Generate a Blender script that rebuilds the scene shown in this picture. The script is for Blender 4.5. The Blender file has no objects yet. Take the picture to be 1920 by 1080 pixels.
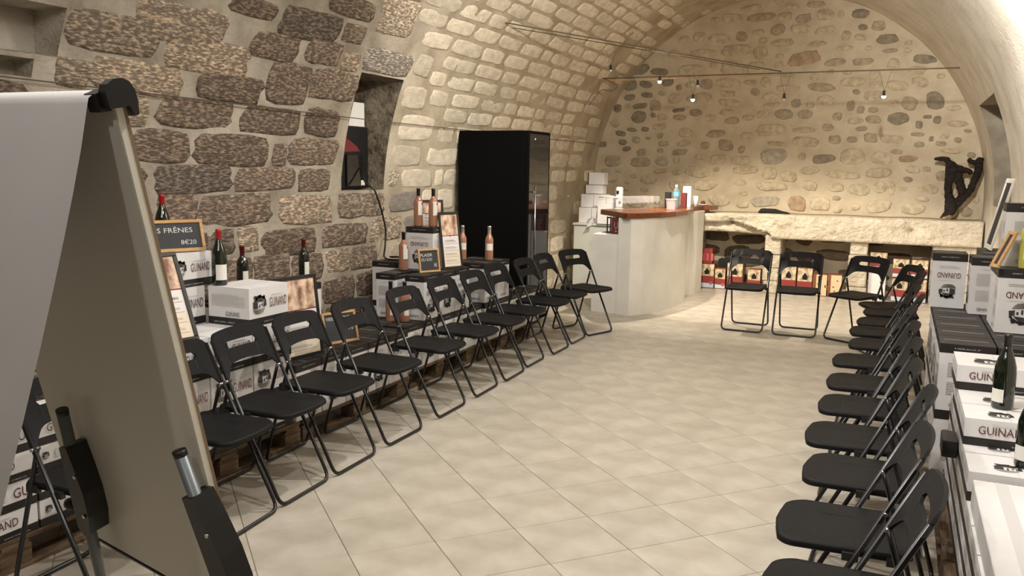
import bpy, math, random
from math import sin, cos, pi, radians as rad
from mathutils import Vector, Matrix, noise, geometry
R = random.Random(7)
sc = bpy.context.scene
COL = sc.collection
# ------------------------------------------------------------------ camera, world, exposure, lights
sc.view_settings.view_transform = 'Standard'
sc.view_settings.look = 'None'
sc.view_settings.exposure = 0.42
sc.view_settings.gamma = 1.0
sc.view_settings.use_curve_mapping = False
sc.cycles.use_denoising = True
sc.cycles.max_bounces = 8
sc.cycles.diffuse_bounces = 5
sc.cycles.transparent_max_bounces = 48
sc.cycles.sample_clamp_indirect = 6.0
CAMH = 1.656
cam = bpy.data.cameras.new('camera'); co = bpy.data.objects.new('camera', cam); COL.objects.link(co)
cam.sensor_width = 36; cam.lens = 1616.7 / 1920 * 36; cam.clip_start = 0.02; cam.clip_end = 60
AZ, PITCH, ROLL = rad(24), .1404, .0163
fw = Vector((-sin(AZ) * cos(PITCH), cos(AZ) * cos(PITCH), -sin(PITCH)))
r0 = Vector((cos(AZ), sin(AZ), 0)); u0 = r0.cross(fw)
r2 = cos(ROLL) * r0 + sin(ROLL) * u0; u2 = -sin(ROLL) * r0 + cos(ROLL) * u0
m = Matrix((r2, u2, -fw)).transposed().to_4x4(); m.translation = Vector((0, 0, CAMH))
co.matrix_world = m
sc.camera = co
w = bpy.data.worlds.new('world'); sc.world = w; w.use_nodes = True
w.node_tree.nodes['Background'].inputs[0].default_value = (1, .9, .78, 1)
w.node_tree.nodes['Background'].inputs[1].default_value = .05
WARM = (1, .885, .74); NEUT = (1, .95, .885)
def spot(name, loc, to, watts, deg, blend=.6, size=.04, colr=WARM):
    l = bpy.data.lights.new(name, 'SPOT'); l.energy = watts; l.spot_size = rad(deg); l.spot_blend = blend
    l.shadow_soft_size = size; l.color = colr
    o = bpy.data.objects.new(name, l); COL.objects.link(o); o.location = loc
    o.rotation_euler = (Vector(to) - Vector(loc)).to_track_quat('-Z', 'Y').to_euler(); return o
def arealight(name, loc, to, watts, sx, sy, colr=NEUT):
    l = bpy.data.lights.new(name, 'AREA'); l.shape = 'RECTANGLE'; l.size = sx; l.size_y = sy; l.energy = watts; l.color = colr
    o = bpy.data.objects.new(name, l); COL.objects.link(o); o.location = loc
    o.rotation_euler = (Vector(to) - Vector(loc)).to_track_quat('-Z', 'Y').to_euler(); return o
# lamps of the hall outside the frame (cable spots nearer the camera), then added fill lights
for i, (x, y, e) in enumerate(((-.55, 2.4, 115), (-1.7, 4.6, 125), (-1.75, 6.6, 125))):
    spot('hall_spot', (x, y, 3.45), (x - .55, y + .1, 0), e, 150, .8, .05, NEUT)
spot('wall_spot', (-1.2, 5.3, 3.0), (-3.8, 8.1, 2.7), 270, 85, 1, .05, NEUT)
spot('vault_spot', (-.1, 5.0, 3.0), (.95, 7.3, 2.9), 1000, 85, 1, .05, NEUT)
spot('stock_spot', (-.8, 2.6, 3.3), (.8, 4.3, .7), 110, 80, 1, .05, NEUT)
arealight('ambient_fill_light', (-1.6, 2.0, 3.6), (-1.6, 4.5, 0), 60, 1.6, 3.0)  # added area light for soft ambient fill, not a lamp of the hall
spot('board_fill_spot', (-1.2, -.7, 3.4), (-1.7, 1.4, 1.0), 42, 100, 1, .08, NEUT)  # added fill behind the camera, brightens the flip chart's back and sheet
spot('back_wall_fill', (-1.6, 8.2, 3.3), (-1.7, 12.6, 2.2), 24, 110, 1, .08, WARM)  # added wide fill that evens out the rubble wall's brightness
# ------------------------------------------------------------------ helpers
MATS = {}
class N:
    """tiny node helper"""
    def __init__(s, name):
        s.m = bpy.data.materials.new(name); s.m.use_nodes = True; s.t = s.m.node_tree; s.n = s.t.nodes
        s.b = s.n['Principled BSDF']
    def add(s, t, **k):
        n = s.n.new(t)
        for a, v in k.items():
            if a.startswith('i_'): n.inputs[a[2:].replace('_', ' ')].default_value = v
            else: setattr(n, a, v)
        return n
    def link(s, a, b): s.t.links.new(a, b)
def plain(name, c, rough=.5, metal=0, spec=.5, **k):
    n = N(name); b = n.b
    b.inputs['Base Color'].default_value = (*c, 1); b.inputs['Roughness'].default_value = rough
    b.inputs['Metallic'].default_value = metal; b.inputs['Specular IOR Level'].default_value = spec
    for a, v in k.items(): b.inputs[a].default_value = v
    MATS[name] = n.m; return n.m
def noisy(name, c1, c2, scale=20, rough=.6, bump=0, dist=.01, detail=4, stretch=(1, 1, 1), objcol=False, ramp=(.35, .65), bscale=None, spec=.4, var=0, metal=0):
    n = N(name); b = n.b; b.inputs['Roughness'].default_value = rough; b.inputs['Specular IOR Level'].default_value = spec; b.inputs['Metallic'].default_value = metal
    tc = n.add('ShaderNodeTexCoord'); mp = n.add('ShaderNodeMapping'); mp.inputs['Scale'].default_value = stretch
    n.link(tc.outputs['Object'], mp.inputs['Vector'])
    no = n.add('ShaderNodeTexNoise'); no.inputs['Scale'].default_value = scale; no.inputs['Detail'].default_value = detail
    n.link(mp.outputs[0], no.inputs['Vector'])
    rp = n.add('ShaderNodeValToRGB'); rp.color_ramp.elements[0].position = ramp[0]; rp.color_ramp.elements[1].position = ramp[1]
    rp.color_ramp.elements[0].color = (*c1, 1); rp.color_ramp.elements[1].color = (*c2, 1)
    n.link(no.outputs['Fac'], rp.inputs[0]); out = rp.outputs[0]
    if objcol or var:
        oi = n.add('ShaderNodeObjectInfo'); mx = n.add('ShaderNodeMix', data_type='RGBA', blend_type='MULTIPLY'); mx.inputs[0].default_value = 1
        n.link(out, mx.inputs[6])
        if objcol: n.link(oi.outputs['Color'], mx.inputs[7])
        else:
            mr = n.add('ShaderNodeMapRange'); mr.inputs[3].default_value = 1 - var; mr.inputs[4].default_value = 1
            n.link(oi.outputs['Random'], mr.inputs[0]); n.link(mr.outputs[0], mx.inputs[7])
        out = mx.outputs[2]
    n.link(out, b.inputs['Base Color'])
    if bump:
        n2 = n.add('ShaderNodeTexNoise'); n2.inputs['Scale'].default_value = bscale or scale * 2; n2.inputs['Detail'].default_value = 6
        n.link(mp.outputs[0], n2.inputs['Vector'])
        bp = n.add('ShaderNodeBump'); bp.inputs['Strength'].default_value = bump; bp.inputs['Distance'].default_value = dist
        n.link(n2.outputs['Fac'], bp.inputs['Height']); n.link(bp.outputs[0], b.inputs['Normal'])
    MATS[name] = n.m; return n.m
def emis(name, c, s):
    n = N(name); n.b.inputs['Base Color'].default_value = (*c, 1)
    n.b.inputs['Emission Color'].default_value = (*c, 1); n.b.inputs['Emission Strength'].default_value = s
    MATS[name] = n.m; return n.m
# stone, plaster
noisy('stone_rough', (.80, .78, .76), (3.0, 2.9, 2.7), 46, .9, 1.0, .012, 10, (1, .5, 1.6), True, (.45, .72), 70, .2)
noisy('stone_pale', (.86, .84, .80), (1.1, 1.1, 1.1), 14, .9, .7, .010, 6, (1, .7, 1.4), True, (.35, .65), 36, .2)
noisy('rubble', (.80, .79, .77), (1.15, 1.15, 1.12), 18, .9, .8, .010, 6, (1, 1, 1), True, (.35, .65), 40, .2)
noisy('mortar_left', (.27, .235, .185), (.50, .455, .38), 2.6, .95, 1, .012, 9, (1, 1, 1.6), False, (.34, .64), 45, .15)
noisy('mortar_vault', (.46, .39, .28), (.60, .52, .40), 5, .95, .6, .006, 6, (1, 1, 1), False, (.35, .65), 40, .15)
def vault_mortar():
    n = N('vault_surface'); b = n.b; b.inputs['Roughness'].default_value = .95; b.inputs['Specular IOR Level'].default_value = .15
    tc = n.add('ShaderNodeTexCoord'); sp = n.add('ShaderNodeSeparateXYZ'); n.link(tc.outputs['Object'], sp.inputs[0])
    no = n.add('ShaderNodeTexNoise'); no.inputs['Scale'].default_value = 3.2; no.inputs['Detail'].default_value = 9; n.link(tc.outputs['Object'], no.inputs['Vector'])
    ramps = []
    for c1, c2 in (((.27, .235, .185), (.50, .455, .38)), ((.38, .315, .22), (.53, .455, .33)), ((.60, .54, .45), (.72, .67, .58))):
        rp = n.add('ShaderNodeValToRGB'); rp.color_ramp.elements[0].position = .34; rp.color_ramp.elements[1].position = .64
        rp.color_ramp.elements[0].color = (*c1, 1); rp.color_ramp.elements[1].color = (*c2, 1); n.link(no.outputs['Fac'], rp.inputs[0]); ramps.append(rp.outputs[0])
    def mr(src, a, c):
        m_ = n.add('ShaderNodeMapRange', interpolation_type='SMOOTHSTEP'); m_.inputs[1].default_value = a; m_.inputs[2].default_value = c; n.link(src, m_.inputs[0]); return m_.outputs[0]
    def mx(f, a, c):
        m_ = n.add('ShaderNodeMix', data_type='RGBA'); n.link(f, m_.inputs[0]); n.link(a, m_.inputs[6]); n.link(c, m_.inputs[7]); return m_.outputs[2]
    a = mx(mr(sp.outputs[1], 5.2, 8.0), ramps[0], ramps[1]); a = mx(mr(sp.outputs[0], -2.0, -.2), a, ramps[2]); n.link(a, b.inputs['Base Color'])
    n2 = n.add('ShaderNodeTexNoise'); n2.inputs['Scale'].default_value = 34; n2.inputs['Detail'].default_value = 7; n.link(tc.outputs['Object'], n2.inputs['Vector'])
    bp = n.add('ShaderNodeBump'); bp.inputs['Strength'].default_value = .9; bp.inputs['Distance'].default_value = .010; n.link(n2.outputs['Fac'], bp.inputs['Height']); n.link(bp.outputs[0], b.inputs['Normal'])
    MATS['vault_surface'] = n.m
vault_mortar()
noisy('plaster_right', (.60, .54, .45), (.70, .65, .56), 5, .95, .6, .010, 6, (1, 1, 1), False, (.35, .65), 14, .15)
noisy('mortar_back', (.50, .42, .30), (.60, .52, .38), 5, .95, .7, .008, 7, (1, 1, 1), False, (.35, .65), 30, .15)
noisy('bench_stone', (.46, .40, .30), (.64, .575, .46), 9, .9, 1.0, .035, 8, (1, 1, 1), False, (.3, .7), 22, .15)
noisy('counter_plaster', (.72, .70, .64), (.80, .785, .73), 4, .85, .25, .004, 4, (1, 1, 1), False, (.3, .7), 30, .2)
noisy('tile', (.40, .355, .285), (.59, .545, .465), 4.5, .38, .05, .001, 6, (1, 1, 1), False, (.3, .72), 50, .35, var=.07)
plain('grout', (.22, .19, .15), .9)
noisy('pallet_wood', (.10, .065, .04), (.26, .18, .11), 9, .85, .5, .003, 6, (8, 1, 8), False, (.3, .7), 30, .2, var=.3)
noisy('bar_wood', (.10, .028, .010), (.19, .062, .022), 7, .28, .05, .001, 5, (5, .6, 5), False, (.3, .7), 30, .4)
noisy('light_wood', (.42, .24, .10), (.56, .35, .16), 20, .6, .1, .001, 4, (1, 4, 6), False, (.3, .7), 30, .3)
noisy('carton', (.70, .685, .68), (.76, .75, .745), 6, .62, .05, .001, 3, (1, 1, 1), False, (.3, .7), 60, .3, var=.05)
noisy('carton_black', (.014, .012, .011), (.03, .026, .024), 5, .5, .05, .001, 3, (1, 1, 1), False, (.3, .7), 60, .35)
plain('print_red', (.10, .02, .018), .6); plain('print_black', (.03, .028, .027), .6); plain('print_grey', (.42, .41, .40), .7)
plain('print_faint', (.60, .585, .575), .7); plain('print_white', (.55, .54, .52), .6)
noisy('chair_plastic', (.007, .007, .0075), (.010, .010, .0105), 60, .55, .15, .0005, 2, (1, 1, 1), False, (.3, .7), 900, .14)
plain('chair_tube', (.008, .008, .009), .3, 0, .5); plain('black_plastic', (.008, .008, .009), .45)
plain('steel', (.55, .55, .55), .25, 1); plain('grey_tube', (.16, .18, .19), .38, .3)
plain('board_back', (.58, .57, .52), .30, 0, .5); plain('board_edge', (.84, .82, .74), .5); plain('board_wood', (.28, .20, .13), .7)
noisy('paper', (.43, .42, .42), (.47, .455, .45), 3, .85, .05, .002, 2, (1, 1, 1), False, (.3, .7), 8, .2)
plain('bottle_dark', (.006, .010, .005), .06, 0, .6, **{'Coat Weight': .5, 'Coat Roughness': .03})
plain('capsule_red', (.42, .012, .018), .35, .2); plain('capsule_wine', (.11, .012, .012), .4, .2); plain('capsule_black', (.01, .009, .009), .35); plain('capsule_silver', (.7, .69, .68), .3, .8)
plain('rose_wine', (.44, .21, .13), .08, 0, .5, **{'Transmission Weight': .25, 'Coat Weight': .4})
plain('label_white', (.74, .72, .66), .7); plain('label_pink', (.50, .09, .11), .7)
plain('yellow_wine', (.72, .66, .12), .1, 0, .5, **{'Transmission Weight': .25})
plain('slate', (.028, .03, .034), .7); plain('chalk', (.62, .62, .60), .9); plain('frame_black', (.012, .011, .011), .4)
plain('cream_paper', (.76, .66, .52), .8); plain('white_paper', (.74, .70, .68), .8)
plain('fridge_black', (.002, .002, .002), .7, 0, .08)
plain('fridge_glass', (.010, .010, .011), .05, 0, .7)
plain('white_enamel', (.56, .58, .53), .4); plain('white_plastic', (.74, .73, .72), .5)
plain('clear_glass', (.9, .9, .9), .04, 0, .8, **{'Alpha': .05})
plain('tub', (.82, .80, .82), .4, 0, .5, **{'Transmission Weight': .3})
plain('water', (.55, .68, .80), .05, 0, .5, **{'Transmission Weight': .85, 'IOR': 1.2}); plain('blue_label', (.12, .35, .62), .5)
plain('green', (.05, .38, .05), .5); plain('dark_red', (.12, .014, .014), .6); plain('maroon', (.16, .02, .025), .6)
plain('box_red', (.26, .035, .028), .55); plain('box_blue', (.50, .60, .70), .55); plain('box_brown', (.22, .07, .02), .6); plain('box_cream', (.70, .55, .34), .6)
noisy('vine_print', (.22, .17, .09), (.72, .60, .42), 18, .6, 0, .01, 4, (1, 1, 1), False, (.36, .60))
noisy('vine_photo', (.20, .09, .055), (.78, .58, .43), 14, .6, 0, .01, 5, (1, 1, .8), False, (.38, .60))
noisy('vine_wood', (.008, .006, .006), (.035, .024, .02), 16, .8, 1, .02, 6, (1, 1, 3), False, (.3, .7), 40, .3)
plain('cloth_black', (.010, .010, .010), .9); plain('cable_dark', (.12, .09, .06), .6, .3); plain('cloth_white', (.62, .62, .62), .9)
emis('lamp_on', (1, .93, .85), 30); emis('led_blue', (.2, .4, 1), 6)
def link(o, parent=None):
    COL.objects.link(o)
    if parent: o.parent = parent
    return o
class MB:
    def __init__(s): s.v = []; s.f = []; s.mi = []; s.sm = []
    def _f(s, idx, mi=0, sm=False): s.f.append(idx); s.mi.append(mi); s.sm.append(sm)
    def box(s, a, b, mi=0, M=None):
        n = len(s.v); P = [Vector((x, y, z)) for z in (a[2], b[2]) for y in (a[1], b[1]) for x in (a[0], b[0])]
        if M: P = [M @ p for p in P]
        s.v += P
        for q in ((0, 2, 3, 1), (4, 5, 7, 6), (0, 1, 5, 4), (2, 6, 7, 3), (0, 4, 6, 2), (1, 3, 7, 5)): s._f([n + i for i in q], mi)
        return s
    def cbox(s, c, d, mi=0, M=None):
        return s.box([c[i] - d[i] / 2 for i in range(3)], [c[i] + d[i] / 2 for i in range(3)], mi, M)
    def rbox(s, a, b, r, mi=0):
        """box with chamfered edges"""
        rings = []
        for z, i in ((a[2], r), (a[2] + r, 0), (b[2] - r, 0), (b[2], r)):
            x0, y0, x1, y1 = a[0] + i, a[1] + i, b[0] - i, b[1] - i
            rings.append([(x0 + r, y0), (x1 - r, y0), (x1, y0 + r), (x1, y1 - r), (x1 - r, y1), (x0 + r, y1), (x0, y1 - r), (x0, y0 + r)])
            rings[-1] = [Vector((x, y, z)) for x, y in rings[-1]]
        return s.loft(rings, mi, True, False)
    def loft(s, rings, mi=0, caps=True, sm=True, closed=True):
        n = len(s.v); k = len(rings[0])
        for r_ in rings: s.v += r_
        for j in range(len(rings) - 1):
            for i in range(k if closed else k - 1):
                a = n + j * k + i; b = n + j * k + (i + 1) % k
                s._f([a, b, b + k, a + k], mi, sm)
        if caps:
            s._f([n + i for i in range(k)][::-1], mi); s._f([n + (len(rings) - 1) * k + i for i in range(k)], mi)
        return s
    def prism(s, poly, z0, z1, mi=0, ch=0):
        rs = [[Vector((x, y, z0)) for x, y in poly], [Vector((x, y, z1 - ch)) for x, y in poly]]
        if ch:
            cx = sum(p[0] for p in poly) / len(poly); cy = sum(p[1] for p in poly) / len(poly)
            rs.append([Vector((x + (cx - x) * ch / max(.01, math.hypot(cx - x, cy - y)), y + (cy - y) * ch / max(.01, math.hypot(cx - x, cy - y)), z1)) for x, y in poly])
        n0 = len(s.f); s.loft(rs, mi, False, False)
        for z, rr, rev in ((z0, rs[0], True), (z1, rs[-1], False)):
            n = len(s.v); s.v += [p.copy() for p in rr]
            for t in geometry.tessellate_polygon([rr]):
                t = list(t); a, b, c = (rr[i] for i in t)
                up = (b - a).cross(c - a).z > 0
                if up == rev: t = t[::-1]
                s._f([n + i for i in t], mi)
        return s
    def tube(s, pts, r, k=8, mi=0, caps=True):
        pts = [Vector(p) for p in pts]; rings = []; up = None
        for i, p in enumerate(pts):
            d = (pts[min(i + 1, len(pts) - 1)] - pts[max(i - 1, 0)]).normalized()
            if up is None: up = d.orthogonal().normalized()
            up = (up - d * up.dot(d)).normalized(); sd = d.cross(up)
            rr = r[i] if isinstance(r, (list, tuple)) else r
            rings.append([p + rr * (cos(2 * pi * j / k) * up + sin(2 * pi * j / k) * sd) for j in range(k)])
        return s.loft(rings, mi, caps, True)
    def lathe(s, prof, k=20, c=(0, 0, 0), mi=0, a0=0, a1=2 * pi):
        full = abs(a1 - a0 - 2 * pi) < 1e-6; kk = k if full else k + 1
        rings = [[Vector((c[0] + r_ * cos(a0 + (a1 - a0) * j / k), c[1] + r_ * sin(a0 + (a1 - a0) * j / k), c[2] + z)) for j in range(kk)] for r_, z in prof]
        return s.loft(rings, mi, False, True, full)
    def face(s, pts, mi=0): 
        n = len(s.v); s.v += [Vector(p) for p in pts]; s._f(list(range(n, n + len(pts))), mi); return s
    def add2d(s, V, F, T, mi=0):
        n = len(s.v); s.v += [T(x, y) for x, y in V]
        for f in F: s._f([n + i for i in f], mi)
        return s
    def mesh(s, name, mats):
        me = bpy.data.meshes.new(name); me.from_pydata([tuple(v) for v in s.v], [], s.f)
        for m_ in ([mats] if isinstance(mats, str) else mats): me.materials.append(MATS[m_])
        me.polygons.foreach_set('material_index', s.mi); me.polygons.foreach_set('use_smooth', s.sm); me.update()
        return me
    def obj(s, name, mats, parent=None, loc=None, rot=None):
        o = bpy.data.objects.new(name, s.mesh(name, mats))
        if loc: o.location = loc
        if rot: o.rotation_euler = rot
        return link(o, parent)
def inst(name, me, parent=None, loc=None, rot=None):
    o = bpy.data.objects.new(name, me)
    if loc: o.location = loc
    if rot: o.rotation_euler = rot
    return link(o, parent)
def tag(o, label, cat, group=None):
    o['label'] = label; o['category'] = cat
    if group: o['group'] = group
    return o
def thing(name, label, cat, loc=(0, 0, 0), rz=0, group=None, rot=None):
    o = bpy.data.objects.new(name, None); o.location = loc; o.rotation_euler = rot or (0, 0, rz); o.empty_display_size = .1
    link(o); return tag(o, label, cat, group)
def struct(o): o['kind'] = 'structure'; return o
def fillet(pts, r, k=4):
    pts = [Vector(p) for p in pts]; out = [pts[0]]
    for i in range(1, len(pts) - 1):
        a, p, b = pts[i - 1], pts[i], pts[i + 1]; d1 = (a - p); d2 = (b - p)
        rr = min(r, d1.length * .45, d2.length * .45); s0 = p + d1.normalized() * rr; s1 = p + d2.normalized() * rr
        for j in range(k + 1):
            t = j / k; out.append((1 - t) ** 2 * s0 + 2 * t * (1 - t) * p + t * t * s1)
    return out + [pts[-1]]
_tc = {}
def text2d(txt, w, h=None):
    """flat glyph outlines fitted to width w (height h), centred on 0,0"""
    if txt not in _tc:
        cu = bpy.data.curves.new('t', 'FONT'); cu.body = txt; cu.resolution_u = 2
        ob = bpy.data.objects.new('t', cu); COL.objects.link(ob)
        dg = bpy.context.evaluated_depsgraph_get(); me = bpy.data.meshes.new_from_object(ob.evaluated_get(dg))
        V = [(v.co.x, v.co.y) for v in me.vertices]; F = [list(p.vertices) for p in me.polygons]
        bpy.data.objects.remove(ob); bpy.data.curves.remove(cu); bpy.data.meshes.remove(me)
        x0 = min(v[0] for v in V); x1 = max(v[0] for v in V); y0 = min(v[1] for v in V); y1 = max(v[1] for v in V)
        _tc[txt] = ([((x - (x0 + x1) / 2) / (x1 - x0), (y - (y0 + y1) / 2) / (y1 - y0)) for x, y in V], F, (y1 - y0) / (x1 - x0))
    V, F, asp = _tc[txt]; h = h or w * asp
    return [(x * w, y * h) for x, y in V], F
# ------------------------------------------------------------------ vault profile
CX, EA, EB, Z0, YB, YF = -1.65, 2.63, 2.73, 1.3, 12.6, -1.6
_ph = [pi * i / 360 for i in range(361)]
_ex = [CX - EA * cos(p) for p in _ph]; _ez = [Z0 + EB * sin(p) for p in _ph]
_es = [0.0]
for i in range(360): _es.append(_es[-1] + math.hypot(_ex[i + 1] - _ex[i], _ez[i + 1] - _ez[i]))
ARC = _es[-1]; SMAX = 2 * Z0 + ARC
def prof(s):
    """point and inward normal on the vault's section at arc length s"""
    if s <= Z0: return CX - EA, s, 1, 0
    if s >= Z0 + ARC: return CX + EA, SMAX - s, -1, 0
    t = s - Z0; lo, hi = 0, 360
    while hi - lo > 1:
        md = (lo + hi) // 2
        if _es[md] <= t: lo = md
        else: hi = md
    f = (t - _es[lo]) / (_es[hi] - _es[lo]); p = _ph[lo] + f * (_ph[hi] - _ph[lo])
    nx, nz = cos(p) / EA, -sin(p) / EB; l = math.hypot(nx, nz)
    return CX - EA * cos(p), Z0 + EB * sin(p), nx / l, nz / l
def W(y, s, off=0):
    x, z, nx, nz = prof(s); return Vector((x + nx * off, y, z + nz * off))
SLIT = (6.05, 6.70, 1.43, 2.42); NTL = (2.5, 3.30, 2.21, 2.47); NRT = (9.5, 11.2, SMAX - 2.45, SMAX - 1.3)
NT2 = (2.4, 3.17, 2.085, 2.18)
HOLES = (SLIT, NTL, NT2, NRT)
def inhole(y, s, e=0): return any(a - e < y < b + e and c - e < s < d + e for a, b, c, d in HOLES)
def shell(name, s0, s1, mat, y0=YF, y1=YB + .05):
    ys = [y0 + i * .14 for i in range(int((y1 - y0) / .14) + 1)] + [y1] + [h for H in HOLES for h in H[:2]]
    ss = [s0 + i * .11 for i in range(int((s1 - s0) / .11) + 1)] + [s1] + [h for H in HOLES for h in H[2:] if s0 < h < s1]
    def cl(a):
        a = sorted(a); keep = set(h for H in HOLES for h in H); o = [a[0]]
        for v in a[1:]:
            if v - o[-1] < .035 and v not in keep and v != a[-1]: continue
            if v - o[-1] < .035 and o[-1] not in keep and len(o) > 1: o.pop()
            if v > o[-1]: o.append(v)
        return o
    ys, ss = cl(ys), cl(ss); b = MB()
    for s in ss:
        for y in ys: b.v.append(W(y, s, .010 * noise.noise(Vector((y * 2.3, s * 2.3, 1))) + .006 * noise.noise(Vector((y * 7, s * 7, 4)))))
    k = len(ys)
    for j in range(len(ss) - 1):
        for i in range(k - 1):
            if inhole((ys[i] + ys[i + 1]) / 2, (ss[j] + ss[j + 1]) / 2): continue
            b._f([j * k + i, j * k + i + 1, (j + 1) * k + i + 1, (j + 1) * k + i], 0, True)
    return struct(b.obj(name, mat))
S1, S2 = 2.75, SMAX - 2.9
wall_left = shell('wall_left', 0, S1, 'vault_surface')
ceiling = shell('ceiling', S1, S2, 'vault_surface')
wall_right = shell('wall_right', S2, SMAX, 'vault_surface')
def niche(H, dx, mat, parent, name):
    a, b_, c, d = H; b = MB()
    rim = []
    for i in range(9): rim.append((a + (b_ - a) * i / 8, c))
    for i in range(1, 9): rim.append((b_, c + (d - c) * i / 8))
    for i in range(1, 9): rim.append((b_ - (b_ - a) * i / 8, d))
    for i in range(1, 8): rim.append((a, d - (d - c) * i / 8))
    rings = []
    for t in (0, .33, .66, 1):
        rr = []
        for j, (y, s) in enumerate(rim):
            p = W(y, s, .004); n_ = noise.noise(Vector((y * 5, s * 5, t * 3 + 9)))
            q = Vector(((CX - EA) + dx if dx < 0 else (CX + EA) + dx, p.y, p.z)); r_ = p.lerp(q, t)
            if 0 < t: r_ += Vector((0, n_ * .02, n_ * .02))
            rr.append(r_)
        rings.append(rr)
    b.loft(rings, 0, False, True); n = len(b.v); b.v += [v.copy() for v in rings[-1]]; b._f(list(range(n, n + len(rim))))
    return b.obj(name, mat, parent)
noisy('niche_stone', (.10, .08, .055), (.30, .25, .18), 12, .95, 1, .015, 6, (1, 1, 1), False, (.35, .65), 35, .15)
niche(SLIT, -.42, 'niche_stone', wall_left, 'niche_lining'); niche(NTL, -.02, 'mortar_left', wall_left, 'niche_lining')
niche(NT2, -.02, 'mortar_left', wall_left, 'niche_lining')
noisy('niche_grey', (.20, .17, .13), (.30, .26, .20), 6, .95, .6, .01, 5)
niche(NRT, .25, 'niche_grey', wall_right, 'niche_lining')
def blob(P, hw, hh, relief, colr, mat, parent, name='stone', sq=3.2, jit=.10, seed=0, k=16, rot=0):
    """one stone: irregular rounded outline, sloped rim, raised face. P(a,b,off) maps local offsets to 3D"""
    rr = random.Random(seed); b = MB(); rings = [[], [], []]
    tl = [rr.uniform(-1, 1) for _ in range(4)]
    for i in range(k):
        a = 2 * pi * i / k; ca, sa = cos(a), sin(a)
        q = (abs(ca) ** sq + abs(sa) ** sq) ** (-1 / sq)
        q *= 1 + jit * rr.uniform(-1, .6)
        x, y = ca * q * hw, sa * q * hh
        y += tl[0] * jit * hh * x / hw; x += tl[1] * jit * hw * y / hh * .5; y += rot * x
        rings[0].append(P(x, y, -.02)); rings[1].append(P(x * .97, y * .95, relief * .45))
        rings[2].append(P(x * .84, y * .78, relief * rr.uniform(.75, 1.15)))
    b.loft(rings, 0, False, True); n = len(b.v); c = P(0, 0, relief * rr.uniform(.8, 1.3)); b.v.append(c)
    for i in range(k): b._f([n, 2 * k + i, 2 * k + (i + 1) % k], 0, True)
    o = b.obj(name, mat, parent); o.color = (*colr, 1); return o
def mixc(a, b, t): return tuple(a[i] * (1 - t) + b[i] * t for i in range(3))
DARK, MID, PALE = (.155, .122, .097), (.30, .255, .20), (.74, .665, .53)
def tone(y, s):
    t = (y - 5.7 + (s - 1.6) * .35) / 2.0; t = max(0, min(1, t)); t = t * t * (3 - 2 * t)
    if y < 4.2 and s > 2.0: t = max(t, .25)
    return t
traced = [(3.74,4.44,2.4,2.62),(4.42,4.84,2.66,2.76),(4.92,5.57,2.58,2.79),(3.33,3.94,2.28,2.48),(4.02,4.73,2.24,2.44),(4.72,5.19,2.4,2.57),(5.3,5.7,2.43,2.6),(3.53,4.2,2.06,2.24),(4.32,4.93,2.07,2.24),(4.98,5.43,2.09,2.39),(5.45,6.04,2.17,2.39),(3.32,3.5,2.06,2.2),(4.04,4.69,1.88,2.05),(4.78,5.42,1.87,2.05),(5.49,5.9,1.88,2.08),(3.3,3.95,1.86,2.03),(3.88,4.32,1.65,1.84),(3.2,3.8,1.65,1.83),(4.38,5.1,1.63,1.84),(5.17,5.3,1.64,1.79),(5.35,5.95,1.64,1.84),(3.3,3.98,1.44,1.61),(4.07,4.73,1.45,1.62),(4.79,5.43,1.46,1.61),(5.49,5.88,1.44,1.6),(3.3,4.02,1.22,1.42),(4.1,4.41,1.26,1.43),(4.45,5.16,1.21,1.42),(5.25,5.92,1.18,1.40),(3.4,4.2,.98,1.16),(4.31,4.75,1.01,1.18),(4.81,5.0,1.02,1.19),(5.06,5.70,.95,1.14),(5.78,6.43,.97,1.14),(4.65,4.92,.78,.97),(4.96,5.35,.76,.97),(5.41,5.78,.72,.93),(5.84,6.16,.75,.93),(6.2,6.58,.75,.93),(5.33,5.89,2.83,2.97),(6.02,6.49,2.78,2.93),(5.64,5.89,2.64,2.77),(6.02,6.73,2.45,2.64),(6.8,7.08,2.48,2.68),(6.76,7.19,2.17,2.38),(7.26,7.59,2.23,2.38),(6.83,7.49,1.88,2.12),(6.79,7.33,1.64,1.83),(7.43,8.1,1.65,1.83),(6.78,6.96,1.45,1.6),(7.0,7.59,1.44,1.61),(6.0,6.7,1.2,1.39),(6.81,7.34,1.22,1.4),(6.5,6.99,.97,1.17),(7.08,7.6,.98,1.17)]
rows = [(.02,.22),(.26,.46),(.50,.70),(.74,.93),(.97,1.17),(1.21,1.41),(1.45,1.61),(1.65,1.84),(1.88,2.05),(2.09,2.22),(2.25,2.38),(2.42,2.55),(2.59,2.72),(2.76,2.90),(2.94,3.07),(3.11,3.24)]
s = 3.28
while s < 6.6: rows.append((s, s + .13)); s += .163
stones = []
for t in traced: stones.append(t)
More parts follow.
